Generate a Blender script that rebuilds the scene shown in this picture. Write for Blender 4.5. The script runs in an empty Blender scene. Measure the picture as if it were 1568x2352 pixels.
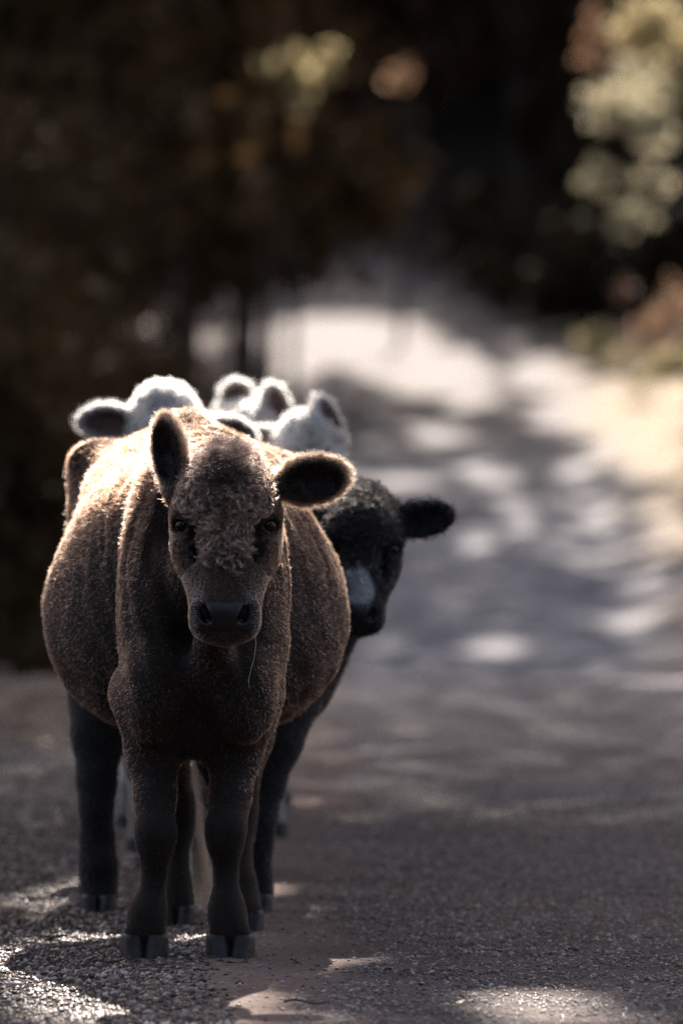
import bpy, math, random
import numpy as np
from mathutils import Vector, Matrix
random.seed(7)
RNG = np.random.default_rng(11)
C = bpy.context.scene.collection
sc = bpy.context.scene

# ------------------------------------------------------------------ camera, light, exposure
CAM_H = 1.18
FPX = 13056.0            # focal length in units of the 1568x2352 reading of the photograph
HOR = 1071.0
cam_d = bpy.data.cameras.new('camera')
cam = bpy.data.objects.new('camera', cam_d); C.objects.link(cam)
cam.location = (0, 0, CAM_H)
cam.rotation_euler = (math.radians(90 - math.degrees(math.atan(105 / FPX))), 0, 0)
cam_d.sensor_fit = 'VERTICAL'; cam_d.sensor_height = 36.0; cam_d.sensor_width = 24.0
cam_d.lens = FPX / 2352 * 36.0
cam_d.clip_start = 0.5; cam_d.clip_end = 2500
cam_d.dof.use_dof = True; cam_d.dof.focus_distance = 13.22; cam_d.dof.aperture_fstop = 2.5
cam_d.dof.aperture_blades = 0
sc.camera = cam

SUN_EL = math.radians(43); SUN_AZ = math.radians(3.0)       # sun stands behind the herd, a touch to the right
SUN = np.array([math.sin(SUN_AZ) * math.cos(SUN_EL), math.cos(SUN_AZ) * math.cos(SUN_EL), math.sin(SUN_EL)])
world = bpy.data.worlds.new('World'); sc.world = world; world.use_nodes = True
nt = world.node_tree; nt.nodes.clear()
wo = nt.nodes.new('ShaderNodeOutputWorld'); wb = nt.nodes.new('ShaderNodeBackground'); sky = nt.nodes.new('ShaderNodeTexSky')
sky.sky_type = 'NISHITA'; sky.sun_disc = False; sky.sun_elevation = SUN_EL; sky.sun_rotation = SUN_AZ
sky.air_density = 1.0; sky.dust_density = 5.0; sky.ozone_density = .6
wb.inputs['Strength'].default_value = 0.085
wt = nt.nodes.new('ShaderNodeMix'); wt.data_type = 'RGBA'; wt.blend_type = 'MULTIPLY'; wt.inputs[0].default_value = 1; wt.inputs[7].default_value = (1.0, .94, .885, 1)   # the photograph's warm white balance
nt.links.new(sky.outputs[0], wt.inputs[6]); nt.links.new(wt.outputs[2], wb.inputs[0]); nt.links.new(wb.outputs[0], wo.inputs[0])
sun_d = bpy.data.lights.new('sun', 'SUN'); sun_d.energy = 4.3; sun_d.angle = math.radians(0.53); sun_d.color = (1.0, 0.91, 0.81)
sun = bpy.data.objects.new('sun', sun_d); C.objects.link(sun)
sun.rotation_euler = Vector(-SUN).to_track_quat('-Z', 'Y').to_euler(); sun.location = (0, 60, 60)
sc.view_settings.view_transform = 'Standard'; sc.view_settings.look = 'None'
sc.view_settings.exposure = 2.1; sc.view_settings.gamma = 1.0; sc.view_settings.use_curve_mapping = False
sc.render.engine = 'CYCLES'
cy = sc.cycles
cy.max_bounces = 7; cy.diffuse_bounces = 3; cy.glossy_bounces = 3; cy.transmission_bounces = 6; cy.transparent_max_bounces = 8
cy.use_denoising = True; cy.denoiser = 'OPENIMAGEDENOISE'; cy.denoising_prefilter = 'NONE'; cy.use_adaptive_sampling = True; cy.adaptive_threshold = 0.01
cy.sample_clamp_indirect = 6.0; cy.caustics_reflective = False; cy.caustics_refractive = False
sc.cycles_curves.shape = 'RIBBONS'; sc.cycles_curves.subdivisions = 2

# ------------------------------------------------------------------ helpers
def P(px, py, Y):
    s = FPX / Y
    return np.array([(px - 784) / s, Y, CAM_H + (HOR - py) / s])
def M(px, Y):
    return px * Y / FPX
def link(o, parent=None):
    C.objects.link(o)
    if parent is not None:
        o.parent = parent
    return o
def tag(o, label=None, cat=None, group=None, kind=None):
    if label: o['label'] = label
    if cat: o['category'] = cat
    if group: o['group'] = group
    if kind: o['kind'] = kind
    return o
def empty(name, loc=(0, 0, 0)):
    o = bpy.data.objects.new(name, None); o.location = loc; o.empty_display_size = 0.2
    C.objects.link(o); return o
def mesh_obj(name, V, F, mat=None, parent=None, smooth=True, colors=None, mats=None):
    """V, F in world coordinates; when parented, vertices are moved to the parent's frame."""
    V = np.asarray(V, dtype=np.float64)
    if parent is not None:
        off = np.array(parent.location)
        pp = parent.parent
        while pp is not None:
            off = off + np.array(pp.location); pp = pp.parent
        V = V - off
    me = bpy.data.meshes.new(name)
    F = np.asarray(F)
    if F.ndim == 2:
        n, k = F.shape
        me.vertices.add(len(V)); me.vertices.foreach_set('co', V.astype(np.float32).ravel())
        me.loops.add(n * k); me.loops.foreach_set('vertex_index', F.astype(np.int32).ravel())
        me.polygons.add(n); me.polygons.foreach_set('loop_start', np.arange(0, n * k, k, dtype=np.int32))
        me.update(calc_edges=True)
    else:
        me.from_pydata(V.tolist(), [], [list(f) for f in F])
    if smooth: me.polygons.foreach_set('use_smooth', np.ones(len(me.polygons), dtype=bool))
    if colors is not None:
        a = me.color_attributes.new('col', 'FLOAT_COLOR', 'POINT')
        cc = np.ones((len(V), 4), np.float32); cc[:, :colors.shape[1]] = colors
        a.data.foreach_set('color', cc.ravel())
    if mat: me.materials.append(mat)
    me.update()
    o = bpy.data.objects.new(name, me)
    return link(o, parent)
def hash3(ix, iy, iz, seed=0):
    n = (ix.astype(np.int64) * 73856093) ^ (iy.astype(np.int64) * 19349663) ^ (iz.astype(np.int64) * 83492791) ^ (seed * 2654435761)
    n = (n ^ (n >> 13)) * 1274126177 & 0xffffffff
    n = (n ^ (n >> 16)) * 2246822519 & 0xffffffff
    return ((n ^ (n >> 15)) & 0xffffff) / float(0xffffff)
def vnoise(p, scale, seed=0):
    q = p / scale; i = np.floor(q).astype(np.int64); f = q - i; f = f * f * (3 - 2 * f)
    r = 0
    for dx in (0, 1):
        for dy in (0, 1):
            for dz in (0, 1):
                w = (f[:, 0] if dx else 1 - f[:, 0]) * (f[:, 1] if dy else 1 - f[:, 1]) * (f[:, 2] if dz else 1 - f[:, 2])
                r = r + w * hash3(i[:, 0] + dx, i[:, 1] + dy, i[:, 2] + dz, seed)
    return r
def fbm(p, scale, seed=0, octv=3):
    r = 0; a = 1; t = 0
    for k in range(octv):
        r = r + a * vnoise(p, scale / 2 ** k, seed + k); t += a; a *= .5
    return r / t
def sstep(a, b, x):
    t = np.clip((x - a) / (b - a), 0, 1); return t * t * (3 - 2 * t)

# ------------------------------------------------------------------ materials
def new_mat(name):
    m = bpy.data.materials.new(name); m.use_nodes = True
    return m, m.node_tree, m.node_tree.nodes['Principled BSDF']
def simple_mat(name, col, rough=.8, spec=.3, noise=None, var=.25, bump=0, bump_scale=200):
    m, t, b = new_mat(name)
    b.inputs['Roughness'].default_value = rough; b.inputs['Specular IOR Level'].default_value = spec
    if noise:
        tc = t.nodes.new('ShaderNodeTexCoord'); nz = t.nodes.new('ShaderNodeTexNoise'); nz.inputs['Scale'].default_value = noise; nz.inputs['Detail'].default_value = 5
        r = t.nodes.new('ShaderNodeValToRGB')
        r.color_ramp.elements[0].position = .3; r.color_ramp.elements[1].position = .7
        r.color_ramp.elements[0].color = [c * (1 - var) for c in col] + [1]; r.color_ramp.elements[1].color = [min(1, c * (1 + var)) for c in col] + [1]
        t.links.new(tc.outputs['Object'], nz.inputs[0]); t.links.new(nz.outputs[0], r.inputs[0]); t.links.new(r.outputs[0], b.inputs['Base Color'])
        if bump:
            n2 = t.nodes.new('ShaderNodeTexNoise'); n2.inputs['Scale'].default_value = bump_scale; n2.inputs['Detail'].default_value = 6
            bp = t.nodes.new('ShaderNodeBump'); bp.inputs['Strength'].default_value = bump; bp.inputs['Distance'].default_value = .01
            t.links.new(tc.outputs['Object'], n2.inputs[0]); t.links.new(n2.outputs[0], bp.inputs['Height']); t.links.new(bp.outputs[0], b.inputs['Normal'])
    else:
        b.inputs['Base Color'].default_value = (*col, 1)
    return m
def skin_mat(name):
    m, t, b = new_mat(name)
    at = t.nodes.new('ShaderNodeAttribute'); at.attribute_name = 'col'
    tc = t.nodes.new('ShaderNodeTexCoord'); nz = t.nodes.new('ShaderNodeTexNoise'); nz.inputs['Scale'].default_value = 160; nz.inputs['Detail'].default_value = 6
    mx = t.nodes.new('ShaderNodeMix'); mx.data_type = 'RGBA'; mx.blend_type = 'MULTIPLY'; mx.inputs[0].default_value = .55
    t.links.new(tc.outputs['Object'], nz.inputs[0]); t.links.new(at.outputs['Color'], mx.inputs[6]); t.links.new(nz.outputs[0], mx.inputs[7])
    t.links.new(mx.outputs[2], b.inputs['Base Color'])
    ra = t.nodes.new('ShaderNodeMapRange'); ra.inputs['To Min'].default_value = .24; ra.inputs['To Max'].default_value = .9
    t.links.new(at.outputs['Alpha'], ra.inputs['Value']); t.links.new(ra.outputs[0], b.inputs['Roughness'])
    vo = t.nodes.new('ShaderNodeTexVoronoi'); vo.inputs['Scale'].default_value = 420
    bp = t.nodes.new('ShaderNodeBump'); bp.inputs['Strength'].default_value = .35; bp.inputs['Distance'].default_value = .0015
    t.links.new(tc.outputs['Object'], vo.inputs['Vector']); t.links.new(vo.outputs['Distance'], bp.inputs['Height']); t.links.new(bp.outputs[0], b.inputs['Normal'])
    b.inputs['Specular IOR Level'].default_value = .4
    return m
def hair_mat(name):
    m = bpy.data.materials.new(name); m.use_nodes = True; t = m.node_tree; t.nodes.clear()
    o = t.nodes.new('ShaderNodeOutputMaterial'); h = t.nodes.new('ShaderNodeBsdfHairPrincipled')
    h.parametrization = 'COLOR'
    at = t.nodes.new('ShaderNodeAttribute'); at.attribute_name = 'col'
    t.links.new(at.outputs['Color'], h.inputs['Color'])
    h.inputs['Roughness'].default_value = .42; h.inputs['Radial Roughness'].default_value = .55
    h.inputs['Coat'].default_value = 0.0
    t.links.new(h.outputs[0], o.inputs[0])
    return m
SKIN = skin_mat('hide'); HAIR = hair_mat('coat_hair')
def horn_mat():
    m = simple_mat('horn', (.020, .017, .017), .58, .35, noise=45, var=.7, bump=.3, bump_scale=60)
    return m
HORN = horn_mat()
EYE, _t, _b = new_mat('eye_gloss'); _b.inputs['Base Color'].default_value = (.006, .004, .003, 1); _b.inputs['Roughness'].default_value = .04; _b.inputs['Specular IOR Level'].default_value = .35

# ------------------------------------------------------------------ implicit surfaces -> one continuous mesh
def frame_from(u, n):
    """columns: u (length), v, n"""
    u = np.asarray(u, float); u = u / np.linalg.norm(u)
    n = np.asarray(n, float); n = n - u * n.dot(u); n /= np.linalg.norm(n)
    v = np.cross(n, u)
    return np.stack([u, v, n], 1)
I3 = np.eye(3)
class Sdf:
    def __init__(s): s.ops = []
    def ell(s, c, r, k=.03, R=I3, sub=False):
        s.ops.append(('e', np.asarray(c, float), np.asarray(r, float), np.asarray(R, float), k, sub)); return s
    def cone(s, a, b, ra, rb, k=.03, sub=False, flat=None):
        s.ops.append(('c', np.asarray(a, float), np.asarray(b, float), (ra, rb), flat, k, sub)); return s
    def chain(s, pts, k=.03):
        for (a, ra), (b, rb) in zip(pts[:-1], pts[1:]): s.cone(a, b, ra, rb, k)
        return s
    def bounds(s):
        lo = np.full(3, 1e9); hi = -lo
        for op in s.ops:
            if op[-1]: continue
            a, b = s.aabb(op); lo = np.minimum(lo, a); hi = np.maximum(hi, b)
        return lo, hi
    def aabb(s, op):
        if op[0] == 'e':
            e = np.sqrt((op[3] ** 2) @ (op[2] ** 2)); return op[1] - e, op[1] + e
        r = max(op[3]); return np.minimum(op[1], op[2]) - r, np.maximum(op[1], op[2]) + r
    def mesh(s, xs, ys, zs, smooth=1):
        ax = [np.asarray(a, np.float32) for a in (xs, ys, zs)]
        Fg = np.full([len(a) for a in ax], .2, np.float32)
        for op in s.ops:
            k = op[-2]; sub = op[-1]; lo, hi = s.aabb(op); m = k + .03
            sl = []
            for d in range(3):
                i0 = max(0, np.searchsorted(ax[d], lo[d] - m) - 1); i1 = min(len(ax[d]), np.searchsorted(ax[d], hi[d] + m) + 1)
                sl.append(slice(i0, i1))
            if any(q.stop - q.start < 2 for q in sl): continue
            X = ax[0][sl[0]][:, None, None]; Y = ax[1][sl[1]][None, :, None]; Z = ax[2][sl[2]][None, None, :]
            if op[0] == 'e':
                c, r, R = op[1], op[2], op[3]
                dx, dy, dz = X - np.float32(c[0]), Y - np.float32(c[1]), Z - np.float32(c[2])
                k0 = 0; k1 = 0
                for j in range(3):
                    q = dx * np.float32(R[0, j]) + dy * np.float32(R[1, j]) + dz * np.float32(R[2, j])
                    k0 = k0 + (q / np.float32(r[j])) ** 2; k1 = k1 + (q / np.float32(r[j] ** 2)) ** 2
                k0 = np.sqrt(k0); d = k0 * (k0 - 1) / np.maximum(np.sqrt(k1), 1e-6)
            else:
                a, b, (ra, rb), flat = op[1], op[2], op[3], op[4]
                ab = b - a; L2 = float(ab.dot(ab)) + 1e-9
                dx, dy, dz = X - np.float32(a[0]), Y - np.float32(a[1]), Z - np.float32(a[2])
                t = np.clip((dx * ab[0] + dy * ab[1] + dz * ab[2]) / L2, 0, 1).astype(np.float32)
                ex, ey, ez = dx - t * ab[0], dy - t * ab[1], dz - t * ab[2]
                if flat is not None: ex, ey, ez = ex / flat[0], ey / flat[1], ez / flat[2]
                d = np.sqrt(ex * ex + ey * ey + ez * ez) - (ra + t * (rb - ra))
                if flat is not None: d = d * min(flat)
            g = Fg[sl[0], sl[1], sl[2]]
            if sub: d = -d
            h = np.maximum(k - np.abs(g - d), 0) / k
            Fg[sl[0], sl[1], sl[2]] = (np.maximum(g, d) + h * h * k * .25) if sub else (np.minimum(g, d) - h * h * k * .25)
        return surface_nets(Fg, ax, smooth)
def surface_nets(Fg, ax, smooth):
    S = Fg < 0
    n = Fg.shape
    cnt = np.zeros([d - 1 for d in n], np.int8)
    for a in (0, 1):
        for b in (0, 1):
            for c in (0, 1):
                cnt += S[a:n[0] - 1 + a, b:n[1] - 1 + b, c:n[2] - 1 + c]
    act = (cnt > 0) & (cnt < 8)
    I, J, K = np.nonzero(act)
    vid = np.full(act.shape, -1, np.int32); vid[I, J, K] = np.arange(len(I))
    acc = np.zeros((len(I), 3)); num = np.zeros(len(I))
    cs = [(0, 0, 0), (1, 0, 0), (0, 1, 0), (1, 1, 0), (0, 0, 1), (1, 0, 1), (0, 1, 1), (1, 1, 1)]
    val = [Fg[I + a, J + b, K + c] for a, b, c in cs]
    pos = [np.stack([ax[0][I + a], ax[1][J + b], ax[2][K + c]], 1) for a, b, c in cs]
    for e0 in range(8):
        for bit in (1, 2, 4):
            if e0 & bit: continue
            e1 = e0 | bit
            f0, f1 = val[e0], val[e1]; m = (f0 < 0) != (f1 < 0)
            t = np.where(m, f0 / np.where(m, f0 - f1, 1), 0)[:, None]
            acc += m[:, None] * (pos[e0] + t * (pos[e1] - pos[e0])); num += m
    V = acc / num[:, None]
    Q = []
    def quads(axis):
        if axis == 0:
            a, b = S[:-1, 1:-1, 1:-1], S[1:, 1:-1, 1:-1]; i, j, k = np.nonzero(a != b); j += 1; k += 1
            q = [vid[i, j - 1, k - 1], vid[i, j, k - 1], vid[i, j, k], vid[i, j - 1, k]]; ins = S[i, j, k]
        elif axis == 1:
            a, b = S[1:-1, :-1, 1:-1], S[1:-1, 1:, 1:-1]; i, j, k = np.nonzero(a != b); i += 1; k += 1
            q = [vid[i - 1, j, k - 1], vid[i - 1, j, k], vid[i, j, k], vid[i, j, k - 1]]; ins = S[i, j, k]
        else:
            a, b = S[1:-1, 1:-1, :-1], S[1:-1, 1:-1, 1:]; i, j, k = np.nonzero(a != b); i += 1; j += 1
            q = [vid[i - 1, j - 1, k], vid[i, j - 1, k], vid[i, j, k], vid[i - 1, j, k]]; ins = S[i, j, k]
        q = np.stack(q, 1)
        q[~ins] = q[~ins][:, ::-1]
        Q.append(q)
    for a in range(3): quads(a)
    Q = np.concatenate(Q)
    for _ in range(smooth):
        s = np.zeros_like(V); c = np.zeros(len(V))
        for a in range(4):
            i0, i1 = Q[:, a], Q[:, (a + 1) % 4]
            for d in range(3):
                s[:, d] += np.bincount(i0, V[i1, d], len(V)) + np.bincount(i1, V[i0, d], len(V))
            c += np.bincount(i0, minlength=len(V)) + np.bincount(i1, minlength=len(V))
        V = V * .5 + .5 * s / c[:, None]
    return V, Q
def vnormals(V, Q):
    a = V[Q[:, 2]] - V[Q[:, 0]]; b = V[Q[:, 3]] - V[Q[:, 1]]
    fn = np.cross(a, b); N = np.zeros_like(V)
    for k in range(4):
        for d in range(3): N[:, d] += np.bincount(Q[:, k], fn[:, d], len(V))
    return N / np.maximum(np.linalg.norm(N, axis=1), 1e-12)[:, None]
def grid_axis(lo, hi, fine_lo, fine_hi, fine, coarse):
    r = []
    x = lo
    while x < hi:
        r.append(x); x += fine if fine_lo <= x <= fine_hi else coarse
    r.append(hi + coarse)
    return np.array(r)

# ------------------------------------------------------------------ hair
def norm(v): return v / np.maximum(np.linalg.norm(v, axis=1), 1e-9)[:, None]
def sample(V, Q, N, n, wfun=None):
    c = V[Q].mean(1); A = np.linalg.norm(np.cross(V[Q[:, 2]] - V[Q[:, 0]], V[Q[:, 3]] - V[Q[:, 1]]), axis=1)
    if wfun is not None: A = A * wfun(c, norm(N[Q].mean(1)))
    idx = RNG.choice(len(Q), n, p=A / A.sum())
    u = RNG.random((n, 1)); v = RNG.random((n, 1)); q = Q[idx]
    w = [(1 - u) * (1 - v), u * (1 - v), u * v, (1 - u) * v]
    p = sum(w[i] * V[q[:, i]] for i in range(4)); nn = norm(sum(w[i] * N[q[:, i]] for i in range(4)))
    return p, nn
def add_hair(name, parent, p, nn, length, flow, lift, curl, col, npts=5, rad=.00035, clump=.012, clump_amt=.5, rand=.25, curl_scale=.01, droop=0, seed=0, label=None):
    """p roots, nn normals, flow tangent direction field, lift 0..1 (0 lies flat)."""
    n = len(p)
    length = np.broadcast_to(length, (n,)) * (0.7 + .5 * RNG.random(n))
    curl = np.broadcast_to(curl, (n,)); lift = np.broadcast_to(lift, (n,))
    fl = flow - nn * np.sum(flow * nn, 1)[:, None]; fl = norm(fl)
    cell = np.floor(p / clump + .5 * np.stack([vnoise(p, clump * 2, 91 + i) for i in range(3)], 1)).astype(np.int64)
    cv = np.stack([hash3(cell[:, 0], cell[:, 1], cell[:, 2], seed + i) for i in range(3)], 1) * 2 - 1
    cvt = cv - nn * np.sum(cv * nn, 1)[:, None]
    rd = RNG.normal(size=(n, 3))
    d0 = norm(fl * (1 - lift)[:, None] + nn * lift[:, None] + cvt * clump_amt + rd * rand)
    bad = np.sum(d0 * nn, 1); d0 = norm(d0 + nn * np.maximum(.12 - bad, 0)[:, None])
    side = norm(np.cross(d0, norm(cv + .3 * RNG.normal(size=(n, 3)))))
    up = np.cross(side, d0)
    pts = np.zeros((n, npts, 3)); pts[:, 0] = p - nn * .001
    ph = hash3(cell[:, 0], cell[:, 1], cell[:, 2], seed + 7) * 6.28 + RNG.random(n) * .8
    cur = pts[:, 0].copy(); step = (length / (npts - 1))[:, None]
    ang = np.zeros(n)
    for k in range(1, npts):
        ang = ang + curl / (npts - 1)
        d = d0 * np.cos(ang)[:, None] + up * np.sin(ang)[:, None] + side * (np.minimum(curl, 1) * .25 * np.sin(ph + k * 1.3))[:, None]
        d[:, 2] -= droop * k / npts
        d = norm(d)
        und = np.sum((cur - p) * nn, 1)
        d = norm(d + nn * (np.clip(.0015 - und, 0, .002) * 200)[:, None])
        cur = cur + d * step
        pts[:, k] = cur
    off = np.array(parent.location)
    if parent.parent is not None: off = off + np.array(parent.parent.location)
    hc = bpy.data.hair_curves.new(name)
    hc.add_curves([npts] * n)
    hc.attributes['position'].data.foreach_set('vector', (pts - off).astype(np.float32).ravel())
    tt = np.linspace(0, 1, npts); rr = np.broadcast_to(np.broadcast_to(rad, (n,))[:, None] * (1 - .75 * tt ** 2)[None, :], (n, npts))
    ra = hc.attributes.get('radius') or hc.attributes.new('radius', 'FLOAT', 'POINT')
    ra.data.foreach_set('value', rr.astype(np.float32).ravel())
    ca = hc.attributes.new('col', 'FLOAT_COLOR', 'CURVE')
    cc = np.ones((n, 4), np.float32); cc[:, :3] = col * (0.7 + .6 * RNG.random((n, 1)))
    ca.data.foreach_set('color', cc.ravel())
    hc.materials.append(HAIR)
    o = bpy.data.objects.new(name, hc); link(o, parent)
    o['kind'] = 'stuff'
    if label: o['label'] = label
    return o

def add_locks(name, parent, p, nn, flow, length, curl, col, k=12, spread=.004, rad=.0005, npts=8, rnd=.8, lift=.3, label=None):
    """locks of hair: k strands share one curling path and come together at the tip"""
    n = len(p); fl = flow + RNG.normal(size=(n, 3)) * rnd; fl = norm(fl - nn * np.sum(fl * nn, 1)[:, None])
    d0 = norm(fl * (1 - lift) + nn * lift); ax_ = norm(nn * RNG.choice([-1., 1.], n)[:, None] + .5 * RNG.normal(size=(n, 3)))
    L_ = length * (.65 + .7 * RNG.random(n)); cu = curl * (.6 + .8 * RNG.random(n))
    path = np.zeros((n, npts, 3)); path[:, 0] = p; cur = p.copy()
    for j in range(1, npts):
        a = cu * j / (npts - 1)
        d = d0 * np.cos(a)[:, None] + np.cross(ax_, d0) * np.sin(a)[:, None] + nn * (.10 - .25 * j / npts)
        cur = cur + norm(d) * (L_ / (npts - 1))[:, None]; path[:, j] = cur
    off = RNG.normal(size=(n, k, 3)) * spread; off -= nn[:, None] * np.sum(off * nn[:, None], 2)[..., None] * .6
    prof = np.array([1 - .75 * (j / (npts - 1)) ** .8 for j in range(npts)])
    pts = path[:, None] + off[:, :, None] * prof[None, None, :, None]
    pts[:, :, 0] -= nn[:, None] * .002
    pts = pts.reshape(n * k, npts, 3) - np.array(parent.location)
    hc = bpy.data.hair_curves.new(name); hc.add_curves([npts] * (n * k))
    hc.attributes['position'].data.foreach_set('vector', pts.astype(np.float32).ravel())
    tt = np.linspace(0, 1, npts); rr = np.broadcast_to(rad * (1 - .7 * tt ** 2)[None, :], (n * k, npts))
    ra = hc.attributes.get('radius') or hc.attributes.new('radius', 'FLOAT', 'POINT'); ra.data.foreach_set('value', rr.astype(np.float32).ravel())
    ca = hc.attributes.new('col', 'FLOAT_COLOR', 'CURVE'); cc = np.ones((n * k, 4), np.float32)
    cc[:, :3] = np.repeat(col, k, 0) * (.75 + .5 * RNG.random((n * k, 1))); ca.data.foreach_set('color', cc.ravel())
    hc.materials.append(HAIR); o = bpy.data.objects.new(name, hc); link(o, parent); o['kind'] = 'stuff'
    if label: o['label'] = label
    return o
# ------------------------------------------------------------------ terrain
PROF_Y = np.array([-20, 0, 29, 31.5, 36, 42, 50, 60, 70, 80, 90, 100, 110, 125, 136, 146, 154, 170, 190, 215, 300, 420, 900])
PROF_Z = np.array([0, 0, 0, .0, -.22, -.58, -.66, .12, .92, 1.75, 2.5, 3.35, 4.15, 5.6, 6.9, 9.6, 15, 36, 60, 85, 130, 160, 170.])
ROAD_Y = np.array([0, 30, 42, 50, 65, 80, 92, 105, 118, 126, 134, 142, 150, 160])
ROAD_X = np.array([1.2, 1.3, 1.3, 1.3, 1.55, 1.25, 1.15, .6, -.15, -.9, -3, -6, -12, -20.])
ROAD_W = np.array([2.9, 2.5, 1.7, 1.3, 1.35, 1.7, 2.1, 1.95, 1.3, 1.2, 2.0, 3, 3, 3.])
def terrain(x, y):
    x = np.asarray(x, float); y = np.asarray(y, float)
    z = np.interp(y, PROF_Y, PROF_Z)
    c = np.interp(y, ROAD_Y, ROAD_X); w = np.interp(y, ROAD_Y, ROAD_W)
    far = sstep(36, 60, y)
    d = np.maximum(x - c - w, 0); z = z + far * (d * .22 + .012 * d ** 2 * sstep(14, 0, d)) * sstep(170, 120, y)
    d = np.maximum(c - w - x, 0); z = z + far * d * .10 * sstep(120, 100, y) + sstep(36, 18, y) * .012 * d
    p = np.stack([x.ravel(), y.ravel(), 0 * x.ravel()], 1)
    off = np.abs(x - c) - w
    n = (fbm(p, 3.0, 5).reshape(x.shape) - .5) * .25 * sstep(.3, 3, off) * far + (fbm(p, .35, 8).reshape(x.shape) - .5) * .018 * sstep(40, 20, y)
    return z + n
def hit(px, py):
    """the point of the terrain that the photograph shows at (px, py)"""
    Y = np.concatenate([np.arange(9, 60, .05), np.arange(60, 400, .25)]); X = (px - 784) * Y / FPX
    Zr = CAM_H + (HOR - py) * Y / FPX; T = terrain(X, Y)
    # beyond the crest when the ray clears it
    i = np.nonzero(T >= Zr)[0]
    i = i[0] if len(i) else len(Y) - 1
    return np.array([X[i], Y[i], T[i]])
ya = np.concatenate([np.arange(-14, 9, 1.0), np.arange(9, 34, .12), np.arange(34, 70, .5), np.arange(70, 165, 1.0), np.arange(165, 900, 15)])
xa = np.concatenate([np.arange(-260, -20, 12), np.arange(-20, -4, .8), np.arange(-4, 5, .10), np.arange(5, 22, .8), np.arange(22, 270, 12)])
XX, YY = np.meshgrid(xa, ya); ZZ = terrain(XX, YY)
nx_, ny_ = len(xa), len(ya)
gi = (np.arange(ny_ - 1)[:, None] * nx_ + np.arange(nx_ - 1)[None, :]).ravel()
GQ = np.stack([gi, gi + 1, gi + nx_ + 1, gi + nx_], 1)
def ramp(t, stops):
    r = t.nodes.new('ShaderNodeValToRGB'); cr = r.color_ramp
    while len(cr.elements) > 1: cr.elements.remove(cr.elements[-1])
    for i, (p, c) in enumerate(stops):
        e = cr.elements[0] if i == 0 else cr.elements.new(p)
        e.position = p; e.color = (*c, 1)
    return r
def ground_mat(name, verge):
    m, t, b = new_mat(name); L = t.links.new
    tc = t.nodes.new('ShaderNodeTexCoord'); at = t.nodes.new('ShaderNodeAttribute'); at.attribute_name = 'col'
    n1 = t.nodes.new('ShaderNodeTexNoise'); n1.inputs['Scale'].default_value = 55; n1.inputs['Detail'].default_value = 8; n1.inputs['Roughness'].default_value = .7
    n2 = t.nodes.new('ShaderNodeTexNoise'); n2.inputs['Scale'].default_value = 2.2; n2.inputs['Detail'].default_value = 6
    v = t.nodes.new('ShaderNodeTexVoronoi'); v.inputs['Scale'].default_value = 85
    for q in (n1, n2, v): L(tc.outputs['Object'], q.inputs['Vector'])
    r1 = ramp(t, [(.25, (.45, .45, .45)), (.5, (.95, .95, .95)), (.75, (1.7, 1.65, 1.6))])
    r2 = ramp(t, [(.3, (.72, .70, .70)), (.7, (1.25, 1.25, 1.25))])
    L(n1.outputs[0], r1.inputs[0]); L(n2.outputs[0], r2.inputs[0])
    m1 = t.nodes.new('ShaderNodeMix'); m1.data_type = 'RGBA'; m1.blend_type = 'MULTIPLY'; m1.inputs[0].default_value = 1
    m2 = t.nodes.new('ShaderNodeMix'); m2.data_type = 'RGBA'; m2.blend_type = 'MULTIPLY'; m2.inputs[0].default_value = 1
    L(at.outputs['Color'], m1.inputs[6]); L(r1.outputs[0], m1.inputs[7]); L(m1.outputs[2], m2.inputs[6]); L(r2.outputs[0], m2.inputs[7])
    L(m2.outputs[2], b.inputs['Base Color'])
    ad = t.nodes.new('ShaderNodeMath'); ad.operation = 'ADD'; L(n1.outputs[0], ad.inputs[0]); L(v.outputs['Distance'], ad.inputs[1])
    bp = t.nodes.new('ShaderNodeBump'); bp.inputs['Strength'].default_value = .8; bp.inputs['Distance'].default_value = .006
    L(ad.outputs[0], bp.inputs['Height']); L(bp.outputs[0], b.inputs['Normal'])
    b.inputs['Roughness'].default_value = .85; b.inputs['Specular IOR Level'].default_value = .12
    return m
GP = np.stack([XX.ravel(), YY.ravel(), ZZ.ravel()], 1)
def ground_col(p):
    x, y = p[:, 0], p[:, 1]
    c = np.interp(y, ROAD_Y, ROAD_X); w = np.interp(y, ROAD_Y, ROAD_W); off = np.abs(x - c) - w
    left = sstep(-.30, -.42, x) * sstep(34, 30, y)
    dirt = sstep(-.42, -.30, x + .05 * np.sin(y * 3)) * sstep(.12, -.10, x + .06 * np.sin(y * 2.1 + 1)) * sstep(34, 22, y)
    near = np.array([.120, .092, .086]); leftc = np.array([.045, .030, .024]); dirtc = np.array([.155, .112, .098]); far = np.array([.185, .180, .195])  # cool, brighter shade of the distant road is put into its paler, bluer colour
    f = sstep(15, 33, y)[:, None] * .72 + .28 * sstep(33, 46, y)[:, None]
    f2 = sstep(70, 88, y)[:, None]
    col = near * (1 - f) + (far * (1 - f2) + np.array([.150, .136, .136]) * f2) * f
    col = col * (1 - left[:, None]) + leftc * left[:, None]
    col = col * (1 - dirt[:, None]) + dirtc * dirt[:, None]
    v = (sstep(.0, 1.2, off + (fbm(p, 1.5, 3) - .5)) * sstep(34, 44, y))[:, None]
    g = fbm(p, 2.5, 14)[:, None]
    grass_r = np.array([.33, .26, .17]) * g + np.array([.14, .105, .08]) * (1 - g); grass_l = np.array([.10, .08, .075])
    vg = np.where((x > c)[:, None], grass_r, grass_l)
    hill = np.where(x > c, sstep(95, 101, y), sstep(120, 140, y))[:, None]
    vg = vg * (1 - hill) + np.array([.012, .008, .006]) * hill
    return col * (1 - v) + vg * v
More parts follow.
